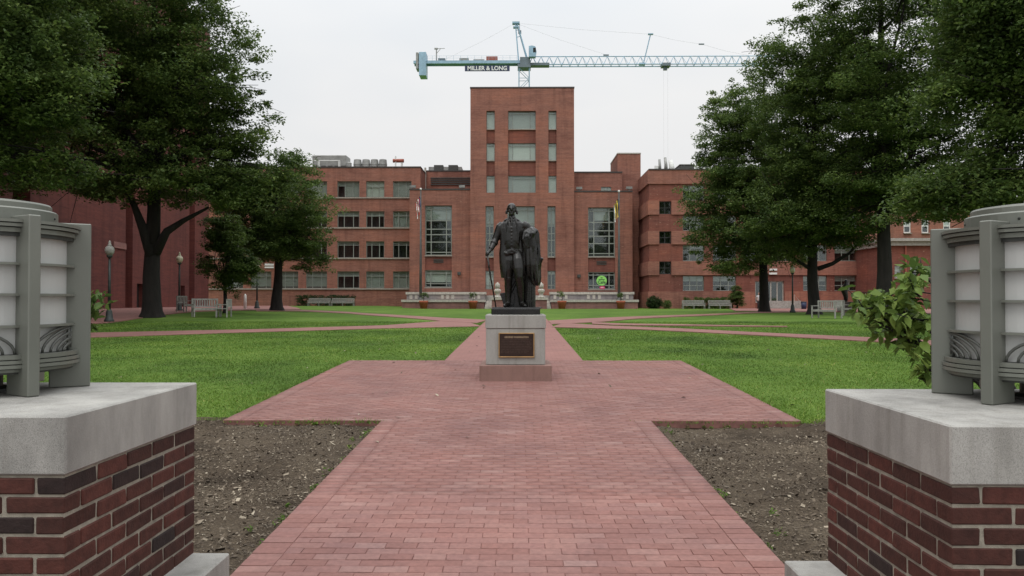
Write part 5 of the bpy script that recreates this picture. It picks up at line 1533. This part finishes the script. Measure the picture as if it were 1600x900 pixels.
# ------------------------------------------------------------------ trees
def tree(name, label, base, trunk_r, top_z, lobes, n_cl, per, leaf, cl_r, seed, fork=0.45, limbs_px=None, mat='oak_leaf', group='trees round the lawn', n_limb=16, lean=(0, 0), droop=0.4):
    """lobes: main ellipsoids (dx, dy, z, rx, ry, rz) of the crown round the trunk base"""
    rg = np.random.default_rng(seed); rr = random.Random(seed)
    bx, by = base; z0 = gz(bx, by) - 0.03
    t = thing(name, (bx, by, z0), label, 'tree', group)
    h = top_z - z0
    m = MB()
    pts = []; rad = []
    for k in range(12):
        f = k / 11
        pts.append((bx + lean[0] * f + 0.10 * math.sin(f * 5 + seed), by + lean[1] * f + 0.10 * math.cos(f * 4 + seed), z0 - 0.15 + (h * 0.86 + 0.15) * f ** 1.25))
        flare = 0.75 * trunk_r * math.exp(-((pts[-1][2] - z0) / (1.4 * trunk_r + 0.05)))
        rad.append(trunk_r * (1 - 0.93 * f ** 1.1) + flare + 0.02)
    # finer rings near the foot so that the flare reads
    foot = [(bx, by, z0 - 0.15), (bx, by, z0 + 0.08), (bx, by, z0 + 0.3), (bx, by, z0 + 0.8)]
    fr_ = [trunk_r * 1.75, trunk_r * 1.42, trunk_r * 1.18, trunk_r * 1.04]
    body = [(p, r) for p, r in zip(pts, rad) if p[2] > z0 + 1.5]
    P = foot + [p for p, _ in body]; Rr = fr_ + [min(r, trunk_r * 1.0) for _, r in body]
    m.tube(P, Rr, 14)
    for q in range(6, 4 * 14):                    # uneven foot
        v = m.v[q]; a = math.atan2(v[1] - by, v[0] - bx)
        k = 1 + 0.10 * math.sin(a * 5 + seed) * max(0, 1 - (v[2] - z0) / 0.9)
        m.v[q] = (bx + (v[0] - bx) * k, by + (v[1] - by) * k, v[2])
    # sub-lobes on the surface of the main lobes
    subs = []
    leaf *= 0.72; per = int(per * 2.0)
    wts = [l[3] * l[4] + l[3] * l[5] for l in lobes]
    for l in lobes:                                # the heart of every main bough, then bunches round it
        subs.append((Vector((bx + l[0], by + l[1], l[2])), l[3] * 0.6, l[4] * 0.6, l[5] * 0.6, l))
        for k in range(3):
            a = rr.uniform(0, 6.28); subs.append((Vector((bx + l[0] + math.cos(a) * l[3] * 0.6, by + l[1] - abs(math.sin(a)) * l[4] * 0.4, l[2] + math.sin(a) * l[5] * 0.6)), l[3] * 0.38, l[4] * 0.38, l[5] * 0.34, l))
    for _ in range(int(26 + 10 * len(lobes))):
        l = rr.choices(lobes, wts)[0]
        d = Vector((rr.gauss(0, 1), rr.gauss(0, 1), rr.gauss(0.15, 1))).normalized()
        f = rr.uniform(0.45, 0.82)
        c = Vector((bx + l[0] + d.x * l[3] * f, by + l[1] + d.y * l[4] * f, l[2] + d.z * l[5] * f))
        s = rr.uniform(0.20, 0.40)
        subs.append((c, l[3] * s, l[4] * s, l[5] * s * 0.8, l))
    tv = [Vector(p) for p in P]
    def on_trunk(z):
        for a, b in zip(tv, tv[1:]):
            if a.z <= z <= b.z: return a.lerp(b, (z - a.z) / (b.z - a.z))
        return tv[-1]
    def trad(z):
        for k in range(len(P) - 1):
            if P[k][2] <= z <= P[k + 1][2]: f = (z - P[k][2]) / (P[k + 1][2] - P[k][2]); return Rr[k] * (1 - f) + Rr[k + 1] * f
        return 0.05
    # limbs reach from the trunk to the sub-lobes
    lob_lo = min(l[2] - l[5] for l in lobes)
    zf = z0 + h * fork if False else max(z0 + 1.5, lob_lo + 0.1 * h)
    for k, sub in enumerate(subs[:n_limb + 14]):
        c = sub[0]
        zs = max(zf * 0.97, min(c.z - 0.25 * (c - Vector((bx, by, c.z))).length, P[-1][2] - 0.5))
        if k < 5: zs = zf + rr.uniform(-0.3, 0.6)
        s = on_trunk(zs); r0 = min(trad(zs) * 0.62, 0.5 * trunk_r) * (1.0 if k < n_limb else 0.5)
        mid = s.lerp(c, 0.5) + Vector((rr.uniform(-.5, .5), rr.uniform(-.5, .5), rr.uniform(0.1, 0.9) * (1 if c.z > s.z else 0.4)))
        q1 = s.lerp(mid, 0.5) + Vector((rr.uniform(-.25, .25), rr.uniform(-.25, .25), -0.1))
        m.tube([s, q1, mid, mid.lerp(c, 0.55) + Vector((rr.uniform(-.3, .3), rr.uniform(-.3, .3), 0.1)), c], [r0, r0 * 0.75, r0 * 0.5, r0 * 0.3, r0 * 0.1], 7)
        for b in range(3):                        # twigs
            e = c + Vector((rr.gauss(0, 1) * sub[1], rr.gauss(0, 1) * sub[2], rr.gauss(0, 1) * sub[3])) * 0.8
            st_ = mid.lerp(c, rr.uniform(0.1, 0.8))
            m.tube([st_, st_.lerp(e, 0.5) + Vector((0, 0, 0.12)), e], [r0 * 0.26, r0 * 0.15, 0.012], 5)
    if limbs_px:
        for lp in limbs_px:
            L_ = [Vector((at(px, py, by).x, by - 0.1 * i, at(px, py, by).z)) for i, (px, py) in enumerate(lp[0])]
            m.tube(L_, [lp[1] * (1 - 0.8 * i / (len(L_) - 1)) for i in range(len(L_))], 8)
    tr = m.build('trunk', 'bark', t, True)
    # foliage: flattened sprays set round the boughs, tops turned to the sky
    A = np.array([[*q[0], q[1], q[2], q[3]] for q in subs])
    w = A[:, 3] * A[:, 4] + A[:, 3] * A[:, 5]; w /= w.sum()
    n_cl = int(n_cl * 0.95)
    pick = rg.choice(len(A), n_cl, p=w)
    d = rg.normal(0, 1, (n_cl, 3)); d /= np.linalg.norm(d, axis=1)[:, None]
    d[:, 2] = d[:, 2] * 0.9 + 0.15
    f = rg.random(n_cl) ** 0.35
    cen = A[pick, :3] + d * A[pick, 3:] * (0.35 + 0.68 * f)[:, None]
    spread = cl_r * rg.uniform(0.6, 1.5, n_cl)
    v, fc = leaves_np(cen, spread, per, leaf, 0.55, 1.0, rg, droop, 0.42)
    # loose sprays that break the outline
    ns = int(n_cl * 0.35)
    k = rg.choice(n_cl, ns)
    c2 = cen[k] + d[k] * rg.uniform(0.3, 1.1, ns)[:, None] * cl_r * 1.3
    v2, f2 = leaves_np(c2, cl_r * rg.uniform(0.3, 0.6, ns), int(per * 0.28), leaf, 0.5, 0.6, rg, droop, 0.6)
    v = np.concatenate([v, v2]); fc = np.concatenate([fc, f2 + len(v) - len(v2)])
    link_mesh('crown', np_mesh('crown', v - np.array(t.location), fc), mat, t)
    return t
def px_lobe(base, px, py, rx, ry, Y, depth=None, dy=0.0):
    """a crown lobe whose centre stands at a pixel and at distance Y, radii in pixels at that distance"""
    p = at(px, py, Y); s = FPX / Y
    return (p.x - base[0], (Y - base[1]) + dy, p.z, rx / s, (depth or rx / s), ry / s)

# left side
b = gnd(237, 495.5); B1 = (b.x, b.y)
tree('oak_tree', 'great dark oak with a thick forked trunk before the red hall', B1, 0.43, at(210, -170, b.y).z,
     [px_lobe(B1, 190, 60, 215, 215, b.y), px_lobe(B1, 325, 150, 105, 135, b.y), px_lobe(B1, 105, 205, 150, 105, b.y), px_lobe(B1, 290, 45, 100, 110, b.y), px_lobe(B1, 300, 262, 130, 65, b.y), px_lobe(B1, 175, 260, 110, 55, b.y), px_lobe(B1, 385, 190, 62, 95, b.y), px_lobe(B1, 385, 280, 75, 48, b.y), px_lobe(B1, 150, 130, 170, 120, b.y), px_lobe(B1, 95, 285, 100, 40, b.y), px_lobe(B1, 255, 295, 120, 36, b.y), px_lobe(B1, 420, 262, 52, 46, b.y), px_lobe(B1, 345, 225, 80, 70, b.y), px_lobe(B1, 350, 305, 75, 30, b.y)],
     1650, 62, 0.24, 0.75, 11, limbs_px=[([(238, 400), (226, 360), (212, 320), (190, 280)], 0.34), ([(243, 395), (262, 362), (290, 345), (330, 325)], 0.28), ([(240, 380), (246, 330), (250, 270)], 0.3)], n_limb=24)
b = Vector((-17.8, 22.5, 0)); B2 = (b.x, b.y)
tree('oak_tree', 'near oak whose boughs hang over the left lantern', B2, 0.36, at(-40, -260, b.y).z,
     [px_lobe(B2, -60, 60, 190, 230, b.y), px_lobe(B2, 40, 190, 95, 70, b.y), px_lobe(B2, 30, 60, 90, 100, b.y), px_lobe(B2, -20, 265, 100, 42, b.y), px_lobe(B2, 85, 262, 60, 36, b.y), px_lobe(B2, 110, 160, 70, 70, b.y)], 900, 52, 0.19, 0.62, 23, n_limb=16)
b = gnd(432, 485.2); B3 = (b.x, b.y)
tree('oak_tree', 'mid green tree with a slim pale trunk before the left wing', B3, 0.34, at(430, 228, b.y).z,
     [px_lobe(B3, 435, 330, 88, 92, b.y), px_lobe(B3, 480, 345, 50, 62, b.y), px_lobe(B3, 385, 300, 66, 60, b.y), px_lobe(B3, 455, 275, 48, 36, b.y), px_lobe(B3, 488, 398, 32, 30, b.y), px_lobe(B3, 430, 385, 62, 32, b.y)], 620, 60, 0.24, 0.7, 37, mat='oak_leaf_light', n_limb=14)
b = gnd(352, 489); B4 = (b.x, b.y)
tree('small_tree', 'small rounded dark tree with a thin trunk behind the white bench', B4, 0.10, at(352, 330, b.y).z,
     [px_lobe(B4, 356, 405, 40, 55, b.y), px_lobe(B4, 350, 365, 30, 32, b.y), px_lobe(B4, 372, 420, 28, 36, b.y)], 260, 60, 0.17, 0.42, 41, n_limb=8)
b = Vector((-30, 66, 0)); B5 = (b.x - 1.5, b.y + 3)
# right side
b = gnd(1194, 487.5); B6 = (b.x, b.y)
tree('oak_tree', 'tree with the slimmest trunk before the doorway of the right wing', B6, 0.36, at(1230, 30, b.y).z,
     [px_lobe(B6, 1205, 250, 115, 150, b.y), px_lobe(B6, 1130, 315, 68, 82, b.y), px_lobe(B6, 1195, 130, 52, 80, b.y), px_lobe(B6, 1120, 235, 44, 42, b.y), px_lobe(B6, 1220, 375, 95, 48, b.y), px_lobe(B6, 1130, 375, 60, 40, b.y), px_lobe(B6, 1150, 180, 36, 42, b.y), px_lobe(B6, 1165, 405, 75, 30, b.y), px_lobe(B6, 1100, 360, 48, 50, b.y), px_lobe(B6, 1170, 280, 80, 80, b.y)],
     1050, 62, 0.26, 0.8, 53, mat='oak_leaf_light', n_limb=16)
b = gnd(1272, 491); B7 = (b.x, b.y)
tree('oak_tree', 'tree with two low curving limbs in the middle of the right hand row', B7, 0.36, at(1280, -40, b.y).z,
     [px_lobe(B7, 1290, 190, 135, 165, b.y), px_lobe(B7, 1245, 110, 65, 85, b.y), px_lobe(B7, 1230, 290, 75, 75, b.y), px_lobe(B7, 1330, 320, 85, 62, b.y), px_lobe(B7, 1270, 352, 105, 50, b.y), px_lobe(B7, 1215, 375, 70, 34, b.y), px_lobe(B7, 1310, 372, 60, 28, b.y), px_lobe(B7, 1245, 30, 45, 40, b.y)],
     1050, 62, 0.25, 0.8, 67, limbs_px=[([(1266, 420), (1246, 408), (1232, 398), (1222, 385)], 0.13), ([(1278, 420), (1300, 412), (1325, 396), (1346, 372), (1360, 350)], 0.16)], n_limb=16)
b = gnd(1381, 493.5); B8 = (b.x, b.y)
tree('oak_tree', 'tree with the thickest trunk in the right hand row beside the dogwood shrub', B8, 0.45, at(1420, -220, b.y).z,
     [px_lobe(B8, 1430, 90, 190, 215, b.y), px_lobe(B8, 1350, 40, 90, 110, b.y), px_lobe(B8, 1345, 235, 80, 75, b.y), px_lobe(B8, 1450, 255, 120, 70, b.y), px_lobe(B8, 1400, 295, 115, 46, b.y), px_lobe(B8, 1330, 310, 70, 45, b.y), px_lobe(B8, 1470, 322, 105, 34, b.y), px_lobe(B8, 1345, 345, 60, 32, b.y), px_lobe(B8, 1430, 300, 80, 50, b.y)],
     1300, 62, 0.24, 0.8, 71, n_limb=18)
b = Vector((18.2, 22.0, 0)); B9 = (b.x, b.y)
tree('oak_tree', 'near oak whose dark boughs hang over the right lantern', B9, 0.38, at(1620, -300, b.y).z,
     [px_lobe(B9, 1640, 40, 175, 230, b.y), px_lobe(B9, 1560, 200, 95, 80, b.y), px_lobe(B9, 1530, 60, 70, 100, b.y), px_lobe(B9, 1590, 300, 110, 42, b.y), px_lobe(B9, 1490, 298, 85, 48, b.y), px_lobe(B9, 1440, 322, 50, 30, b.y), px_lobe(B9, 1500, 150, 70, 70, b.y)], 1000, 52, 0.19, 0.65, 83, n_limb=16)

# ------------------------------------------------------------------ dogwood shrubs beside the lanterns (single large leaves)
def leaf_mesh(seed):
    r = random.Random(seed)
    L, W = 0.115, 0.062
    n = 5; v = []; f = []
    for k in range(n + 1):
        t = k / n
        w = W * 0.5 * math.sin(math.pi * min(1, t * 0.92 + 0.06)) ** 0.85 * (1.15 - 0.45 * t)
        if k == n: w = 0.001
        x = L * t; z = -0.030 * t * t + r.uniform(-1, 1) * 0.002
        v += [(x, -w, z + 0.010 * (w / W) * 2 + r.uniform(-1, 1) * 0.002), (x, 0, z), (x, w, z + 0.010 * (w / W) * 2 + r.uniform(-1, 1) * 0.002)]
    for k in range(n):
        for j in (0, 1): a = k * 3 + j; f.append((a, a + 3, a + 4, a + 1))
    me = bpy.data.meshes.new('leaf'); me.from_pydata(v, [], f); me.update(); me.materials.append(MATS['dogwood_leaf'])
    me.polygons.foreach_set('use_smooth', [True] * len(me.polygons))
    return me
LEAVES = [leaf_mesh(k) for k in range(5)]
def dogwood(base, sprays, label, seed, scale=1.0, per=9):
    rr = random.Random(seed)
    z0 = gz(*base) - 0.05
    t = thing('dogwood_shrub', (base[0], base[1], z0), label, 'shrub', 'dogwood shrubs')
    m = MB(); root = Vector((base[0], base[1], z0))
    for (p, tips) in sprays:
        p = Vector(p)
        a = root.lerp(p, 0.45) + Vector((0, 0, 0.25))
        m.tube([root, a, p], [0.028, 0.018, 0.009], 7)
        for _ in range(tips):
            d = Vector((rr.gauss(0, 1), rr.gauss(0, 1), rr.gauss(0, 0.55)))
            e = p + d * 0.16
            m.tube([p, p.lerp(e, 0.5) + Vector((0, 0, 0.03)), e], [0.007, 0.005, 0.003], 5)
            for q in range(per):
                o = bpy.data.objects.new('leaf', rr.choice(LEAVES)); o.parent = t
                pos = p.lerp(e, rr.uniform(0.25, 1.05)) + Vector((rr.gauss(0, 1), rr.gauss(0, 1), rr.gauss(0, 0.7))) * 0.035
                o.location = pos - Vector(t.location)
                o.rotation_euler = (rr.gauss(0, 0.45), rr.gauss(0.45, 0.35), rr.uniform(0, 6.28))
                s = rr.uniform(0.75, 1.25) * scale; o.scale = (s, s, s)
                col.objects.link(o)
    m.build('branches', 'bark', t, True)
    cen = np.array([list(p) for (p, k) in sprays for _ in range(5)]); rg = np.random.default_rng(seed)
    cen = cen + rg.normal(0, 0.07, cen.shape)
    v, f = leaves_np(cen, 0.12, per, 0.115 * scale, 0.5, 0.5, rg, 0.3)
    o = link_mesh('foliage', np_mesh('foliage', v - np.array(t.location), f), 'dogwood_leaf', t); o['kind'] = 'stuff'
DY = 6.6
def dp(px, py, dy=0.0): p = at(px, py, DY + dy); return (p.x, p.y, p.z)
dogwood((4.75, 6.9), [(dp(1372, 492), 4), (dp(1405, 482, 0.2), 4), (dp(1440, 425, 0.2), 3), (dp(1428, 455, -0.1), 4), (dp(1398, 520, 0.1), 3), (dp(1440, 500), 4), (dp(1425, 535, 0.1), 3), (dp(1440, 572, -0.1), 2), (dp(1390, 470, 0.1), 4), (dp(1355, 492, 0.0), 2)], 'dogwood shrub with large pointed leaves peeping past the right lantern', 5, 0.98, 8)
dogwood((-4.3, 7.2), [(dp(140, 468, 0.5), 3), (dp(142, 482, 0.6), 2), (dp(120, 470, 0.5), 3), (dp(100, 490, 0.5), 3), (dp(90, 460, 0.7), 3)], 'light green dogwood sprig peeping past the left lantern', 9, 0.9, 7)

# ------------------------------------------------------------------ hedges and bushes
def hedge(name, label, c, size, n_cl, per, leaf, mat, cat='hedge', round_=False):
    cx, cy = c; z0 = gz(cx, cy) - 0.04
    t = thing(name, (cx, cy, z0), label, cat)
    u = rng.uniform(-1, 1, (n_cl, 3))
    if round_:
        d = rng.normal(0, 1, (n_cl, 3)); d /= np.linalg.norm(d, axis=1)[:, None]; u = d * (rng.random(n_cl) ** 0.3)[:, None]
    cen = np.array([cx, cy, z0 + size[2] / 2]) + u * np.array(size) / 2
    v, f = leaves_np(cen, 0.22, per, leaf, 0.5, 0.3, rng)
    v[:, 2] = np.maximum(v[:, 2], z0 + 0.03)
    link_mesh('foliage', np_mesh('foliage', v - np.array(t.location), f), mat, t)
    m = MB()
    for k in range(5):
        x = cx + (k - 2) / 2.5 * size[0] * 0.35; m.tube([(x, cy, z0 - 0.05), (x + 0.05, cy, z0 + size[2] * 0.6)], [0.05, 0.02], 6)
    m.build('stems', 'bark', t)
p0 = at(463, 480, 95); p1 = at(553, 480, 95)
hedge('hedge', 'dark clipped hedge behind the pair of benches left of the tower', ((p0.x + p1.x) / 2, 95.3), (p1.x - p0.x, 1.2, 1.3), 420, 26, 0.13, 'hedge_leaf')
p0 = at(1068, 480, 88); p1 = at(1146, 480, 88)
hedge('hedge', 'clipped green hedge behind the pair of benches right of the tower', ((p0.x + p1.x) / 2, 88.3), (p1.x - p0.x, 1.2, 1.25), 380, 26, 0.13, 'oak_leaf')
p0 = at(1022, 480, 89)
hedge('bush', 'round dark bush in the corner between hall and right wing', (p0.x, 89), (1.7, 1.5, 1.5), 150, 30, 0.13, 'hedge_leaf', 'bush', True)
p0 = at(1042, 480, 88.5)
hedge('bush', 'small grey green bush between the round bush and the bench', (p0.x, 88.5), (1.1, 0.9, 1.0), 60, 22, 0.12, 'oak_leaf_light', 'bush', True)
b = at(1152, 480, 87); 
tree('small_tree', 'small conical evergreen beside the hedge right of the tower', (b.x, 87.0), 0.07, gz(b.x, 87) + 2.9, [(0, 0, gz(b.x, 87) + 1.2, 0.95, 0.9, 1.1), (0, 0, gz(b.x, 87) + 2.0, 0.6, 0.6, 0.85)], 120, 40, 0.15, 0.3, 97, n_limb=5, mat='oak_leaf', group='small trees')

# ------------------------------------------------------------------ street furniture
def bench(label, c, rz, width=1.9, mat='bench_wood', cat='bench', group='park benches'):
    z0 = gz(c[0], c[1])
    t = thing('park_bench', (c[0], c[1], z0), label, cat, group)
    M = Matrix.Translation((c[0], c[1], z0)) @ Matrix.Rotation(rz, 4, 'Z')
    def bd(mb, nm): mb.xf(M); return mb.build(nm, mat, t)
    w = width / 2
    m = MB()
    for k in range(5): m.box(-w, w, -0.24 + k * 0.10, -0.155 + k * 0.10, 0.42, 0.45)
    bd(m, 'seat')
    m = MB().box(-w, w, 0.27, 0.31, 0.86, 0.93).box(-w, w, 0.26, 0.30, 0.50, 0.56)
    n = int(width / 0.11)
    for k in range(n): x = -w + 0.06 + (width - 0.12) * k / (n - 1); m.box(x - 0.03, x + 0.03, 0.275, 0.297, 0.56, 0.86)
    bd(m, 'backrest')
    for sx in (-w + 0.03, w - 0.03):
        bd(MB().box(sx - 0.03, sx + 0.03, -0.25, -0.19, 0, 0.62), 'leg'); bd(MB().box(sx - 0.03, sx + 0.03, 0.255, 0.315, 0, 0.92), 'leg')
        bd(MB().box(sx - 0.04, sx + 0.04, -0.27, 0.25, 0.622, 0.66), 'armrest')
    if width > 1.5: bd(MB().box(-0.03, 0.03, -0.25, -0.19, 0, 0.42).box(-0.03, 0.03, 0.2, 0.254, 0, 0.5), 'leg')
    bd(MB().box(-w, w, -0.24, -0.20, 0.34, 0.418), 'apron')
    return t
def bx_(px0, px1, Y): a = at(px0, 480, Y); b = at(px1, 480, Y); return ((a.x + b.x) / 2, Y), b.x - a.x
for (px0, px1, Y, lab) in ((481.5, 515.5, 92.5, 'weathered slatted bench nearer the dark trunk, of the pair left of the tower'), (518, 553, 92.5, 'weathered slatted bench nearer the tower, of the pair left of the tower'),
                           (1066.5, 1101, 86, 'pale slatted bench nearer the tower, of the pair right of the tower'), (1107.5, 1142, 86, 'pale slatted bench nearer the conical evergreen, of the pair right of the tower')):
    c, w_ = bx_(px0, px1, Y); bench(lab, c, 0.0, w_)
b = gnd(322, 495); bench('grey bench turned sideways on the grass near the small tree', (b.x, b.y), R(35), 1.3)
b = gnd(336, 496); bench('low grey bench seen side on next to the thin trunk', (b.x + 0.3, b.y + 0.3), R(-80), 1.2)
b = gnd(290, 487.5); bench('pale wooden seat standing by the middle lamppost', (b.x, b.y), R(70), 0.8, cat='seat')
b = gnd(1291, 497); bench('pale wooden bench under the tree with low curving limbs', (b.x, b.y), R(-60), 1.5)
b = gnd(1306, 493); bench('pale wooden bench next to the sculpture pedestal', (b.x + 0.5, b.y), R(40), 1.2)

def lamppost(px, ytop, ybase, Y, label, lit='globe_glass', sign=None):
    p = at(px, ybase, Y); z0 = gz(p.x, Y); h = at(px, ytop, Y).z - z0
    t = thing('lamppost', (p.x, Y, z0), label, 'lamppost', 'lampposts')
    k = h / 3.4; x, y = p.x, Y
    MB().lathe((x, y, z0 - 0.02), [(0.20 * k, 0), (0.20 * k, 0.12), (0.15 * k, 0.2), (0.12 * k, 0.5), (0.085 * k, 0.6), (0.07 * k, 0.62)], 12).build('base', 'post_green', t, True)
    MB().tube([(x, y, z0 + 0.6), (x, y, z0 + 2.66 * k)], [0.065 * k, 0.045 * k], 10).build('post', 'post_green', t, True)
    MB().lathe((x, y, z0 + 2.66 * k), [(0.05 * k, 0), (0.11 * k, 0.06 * k), (0.13 * k, 0.10 * k), (0.10 * k, 0.13 * k)], 12).build('collar', 'post_green', t, True)
    MB().lathe((x, y, z0 + 2.79 * k), [(0.10 * k, 0), (0.17 * k, 0.10 * k), (0.195 * k, 0.22 * k), (0.16 * k, 0.33 * k), (0.10 * k, 0.38 * k)], 14).build('globe', lit, t, True)
    MB().lathe((x, y, z0 + 3.17 * k), [(0.11 * k, 0), (0.07 * k, 0.06 * k), (0.045 * k, 0.12 * k), (0.055 * k, 0.16 * k), (0.012 * k, 0.24 * k)], 12).build('finial', lit, t, True)
b = gnd(168.5, 503.5); lamppost(170.5, 376, 503.5, b.y, 'dark lamppost nearest the left lantern with a brown globe', 'terracotta' if False else 'bench_wood')
lamppost(280, 394, 485, 47.5, 'lamppost with a pale globe right of the thick oak trunk')
lamppost(401.5, 409, 481.5, 58, 'lamppost with a cream globe before the left wing')
lamppost(1238.5, 413, 487, 57.5, 'lamppost with a cream globe between the right hand trees')
p = at(383, 483, 57); z0 = gz(p.x, 57)
bo = thing('bollard', (p.x, 57, z0), 'white post standing left of the cream lamppost', 'bollard')
MB().lathe((p.x, 57, z0), [(0.11, 0), (0.10, 0.95), (0.06, 1.05), (0.02, 1.1)], 12).build('post', 'white_paint', bo, True)
MB().lathe((p.x, 57, z0 - 0.01), [(0.15, 0), (0.15, 0.05)], 12).build('base', 'concrete', bo)
p = at(1256, 484, 80); z0 = gz(p.x, 80)
bi = thing('litter_bin', (p.x, 80, z0), 'dark blue litter bin beside the entrance handrail', 'bin')
MB().lathe((p.x, 80, z0), [(0.24, 0), (0.28, 0.75)], 14).build('drum', 'sign_navy', bi, True)
MB().lathe((p.x, 80, z0 + 0.752), [(0.30, 0), (0.30, 0.04), (0.16, 0.06)], 14).build('rim', 'metal_dark', bi)
# sculpture on its block, dark table beyond
b = gnd(1320, 489.5); YS = 60.0; p = at(1321, 484, YS); z0 = gz(p.x, YS)
sc_ = thing('sculpture', (p.x, YS, z0), 'slender dark bronze sculpture on a block under the right hand trees', 'sculpture')
zt_ = at(1321, 471.5, YS).z
MB().box(p.x - 0.48, p.x + 0.48, YS - 0.45, YS + 0.45, z0 - 0.02, zt_).build('block', 'dark_wood', sc_, bevel=0.02)
m = MB(); hh = at(1321, 436.5, YS).z - zt_
m.sections([(zt_ - 0.02, p.x + 0.02, YS, 0.12, 0.12), (zt_ + hh * .2, p.x + 0.05, YS, 0.17, 0.15), (zt_ + hh * .45, p.x - 0.06, YS, 0.24, 0.18), (zt_ + hh * .62, p.x - 0.02, YS, 0.26, 0.18), (zt_ + hh * .8, p.x + 0.06, YS, 0.17, 0.14), (zt_ + hh * .9, p.x + 0.08, YS, 0.10, 0.10), (zt_ + hh * 0.95, p.x + 0.07, YS, 0.12, 0.12), (zt_ + hh, p.x + 0.06, YS, 0.04, 0.05)], 18, .06, 3)
m.build('figure', 'bronze', sc_, True)
p = at(1352, 486, 58); z0 = gz(p.x, 58)
tb = thing('picnic_table', (p.x, 58, z0), 'dark low table beside the sculpture block', 'table')
MB().box(p.x - 1.1, p.x + 1.1, 57.6, 58.4, z0 + 0.68, z0 + 0.76).build('table_top', 'dark_wood', tb)
for sx in (-0.9, 0.9): MB().box(p.x + sx - 0.06, p.x + sx + 0.06, 57.65, 58.35, z0, z0 + 0.678).build('leg', 'dark_wood', tb)

# ------------------------------------------------------------------ person by the doorway
p = at(1185.8, 485, 80); z0 = gz(p.x, 80)
pe = thing('person', (p.x, 80, z0), 'person in a pale top and dark trousers half hidden behind the slim trunk', 'person')
x, y = p.x, 80.0
m = MB()
m.ell((x, y - .02, z0 + 1.60), (.075, .095, .115)); m.tube([(x, y, z0 + 1.38), (x, y, z0 + 1.52)], [.055, .05], 10); m.ell((x, y - .115, z0 + 1.59), (.013, .02, .025))
m.sections([(z0 + .86, x, y, .15, .11), (z0 + 1.05, x, y, .135, .10), (z0 + 1.25, x, y, .165, .115), (z0 + 1.38, x, y, .17, .09), (z0 + 1.42, x, y, .09, .06)], 18)
for sx in (-1, 1):
    m.tube([(x + sx * .17, y, z0 + 1.36), (x + sx * .215, y, z0 + 1.1), (x + sx * .19, y - .13, z0 + .92)], [.052, .042, .03], 10)
    m.ell((x + sx * .185, y - .16, z0 + .89), (.03, .04, .04))
    m.tube([(x + sx * .085, y, z0 + .90), (x + sx * .09, y - .01, z0 + .5), (x + sx * .095, y + .02, z0 + .08)], [.09, .062, .04], 10); m.tube([(x + sx * .095, y + .04, z0 + .04), (x + sx * .11, y - .16, z0 + .03)], [.042, .032], 8)
remeshed(m, 'body', 'skin', pe, 0.014, 2)
m = MB().sections([(z0 + .84, x, y, .165, .125), (z0 + 1.05, x, y, .15, .115), (z0 + 1.25, x, y, .18, .13), (z0 + 1.38, x, y, .185, .10), (z0 + 1.435, x, y, .10, .075)], 20, .02, 6)
for sx in (-1, 1): m.tube([(x + sx * .16, y, z0 + 1.38), (x + sx * .2, y, z0 + 1.22)], [.07, .066], 12)
m.build('shirt', 'shirt_cloth', pe, True)
m = MB().sections([(z0 + .78, x, y, .165, .125), (z0 + .92, x, y, .158, .12)], 18)
for sx in (-1, 1): m.tube([(x + sx * .085, y, z0 + .86), (x + sx * .09, y - .01, z0 + .5), (x + sx * .095, y + .02, z0 + .06)], [.098, .075, .062], 12)
m.build('trousers', 'trouser_cloth', pe, True)
MB().ell((x, y + .015, z0 + 1.635), (.086, .10, .10)).build('hair', 'hair', pe, True)

# ------------------------------------------------------------------ fallen leaves on lawn, bed and paving
n = 150
x = rng.uniform(-9, 9, n); y = rng.uniform(5, 26, n)
z = np.where((np.abs(x) < 12) & (y < QY0) & ((x < PX0) | (x > PX1)), soilz(x, y) + 0.006, zg(x, y) + 0.02)
c = np.stack([x, y, z + 0.004], -1); th = rng.uniform(0, 6.28, n); L = rng.uniform(0.02, 0.045, n)
u = np.stack([np.cos(th), np.sin(th), rng.normal(0, 0.25, n)], -1) * L[:, None]; w = np.stack([-np.sin(th), np.cos(th), rng.normal(0, 0.25, n)], -1) * (L * 0.5)[:, None]
up = np.array([0, 0, 1.0]) * (L * 0.2)[:, None]
V = np.stack([c - u, c + w + up, c + u, c - w + up], 1).reshape(-1, 3)
fl = link_mesh('fallen_leaves', np_mesh('fallen_leaves', V, np.arange(n * 4).reshape(-1, 4)), 'wood_chip')
tag(fl, 'few dry leaves lying on lawn and paving', 'leaves', kind='stuff')
# weeds at the edge of the beds
pts = np.concatenate([np.stack([PX0 - np.abs(rng.normal(0, 0.10, 18)), rng.uniform(4.4, 9.4, 18)], -1), np.stack([PX1 + np.abs(rng.normal(0, 0.12, 14)), rng.uniform(4.4, 9.4, 14)], -1), np.stack([rng.uniform(-3.4, -1.8, 9), QY0 - np.abs(rng.normal(0, 0.06, 9))], -1), np.stack([rng.uniform(1.7, 3.3, 9), QY0 - np.abs(rng.normal(0, 0.06, 9))], -1)])
cen = np.stack([pts[:, 0], pts[:, 1], soilz(pts[:, 0], pts[:, 1]) + 0.025], -1)
v, f = leaves_np(cen, 0.05 * rng.uniform(0.4, 1.4, len(cen)), 16, 0.035, 0.35, 0.4, rng)
wd = link_mesh('weeds', np_mesh('weeds', v, f), 'grass_blade')
tag(wd, 'small weeds sprouting along the edges of the beds', 'weeds', kind='stuff')
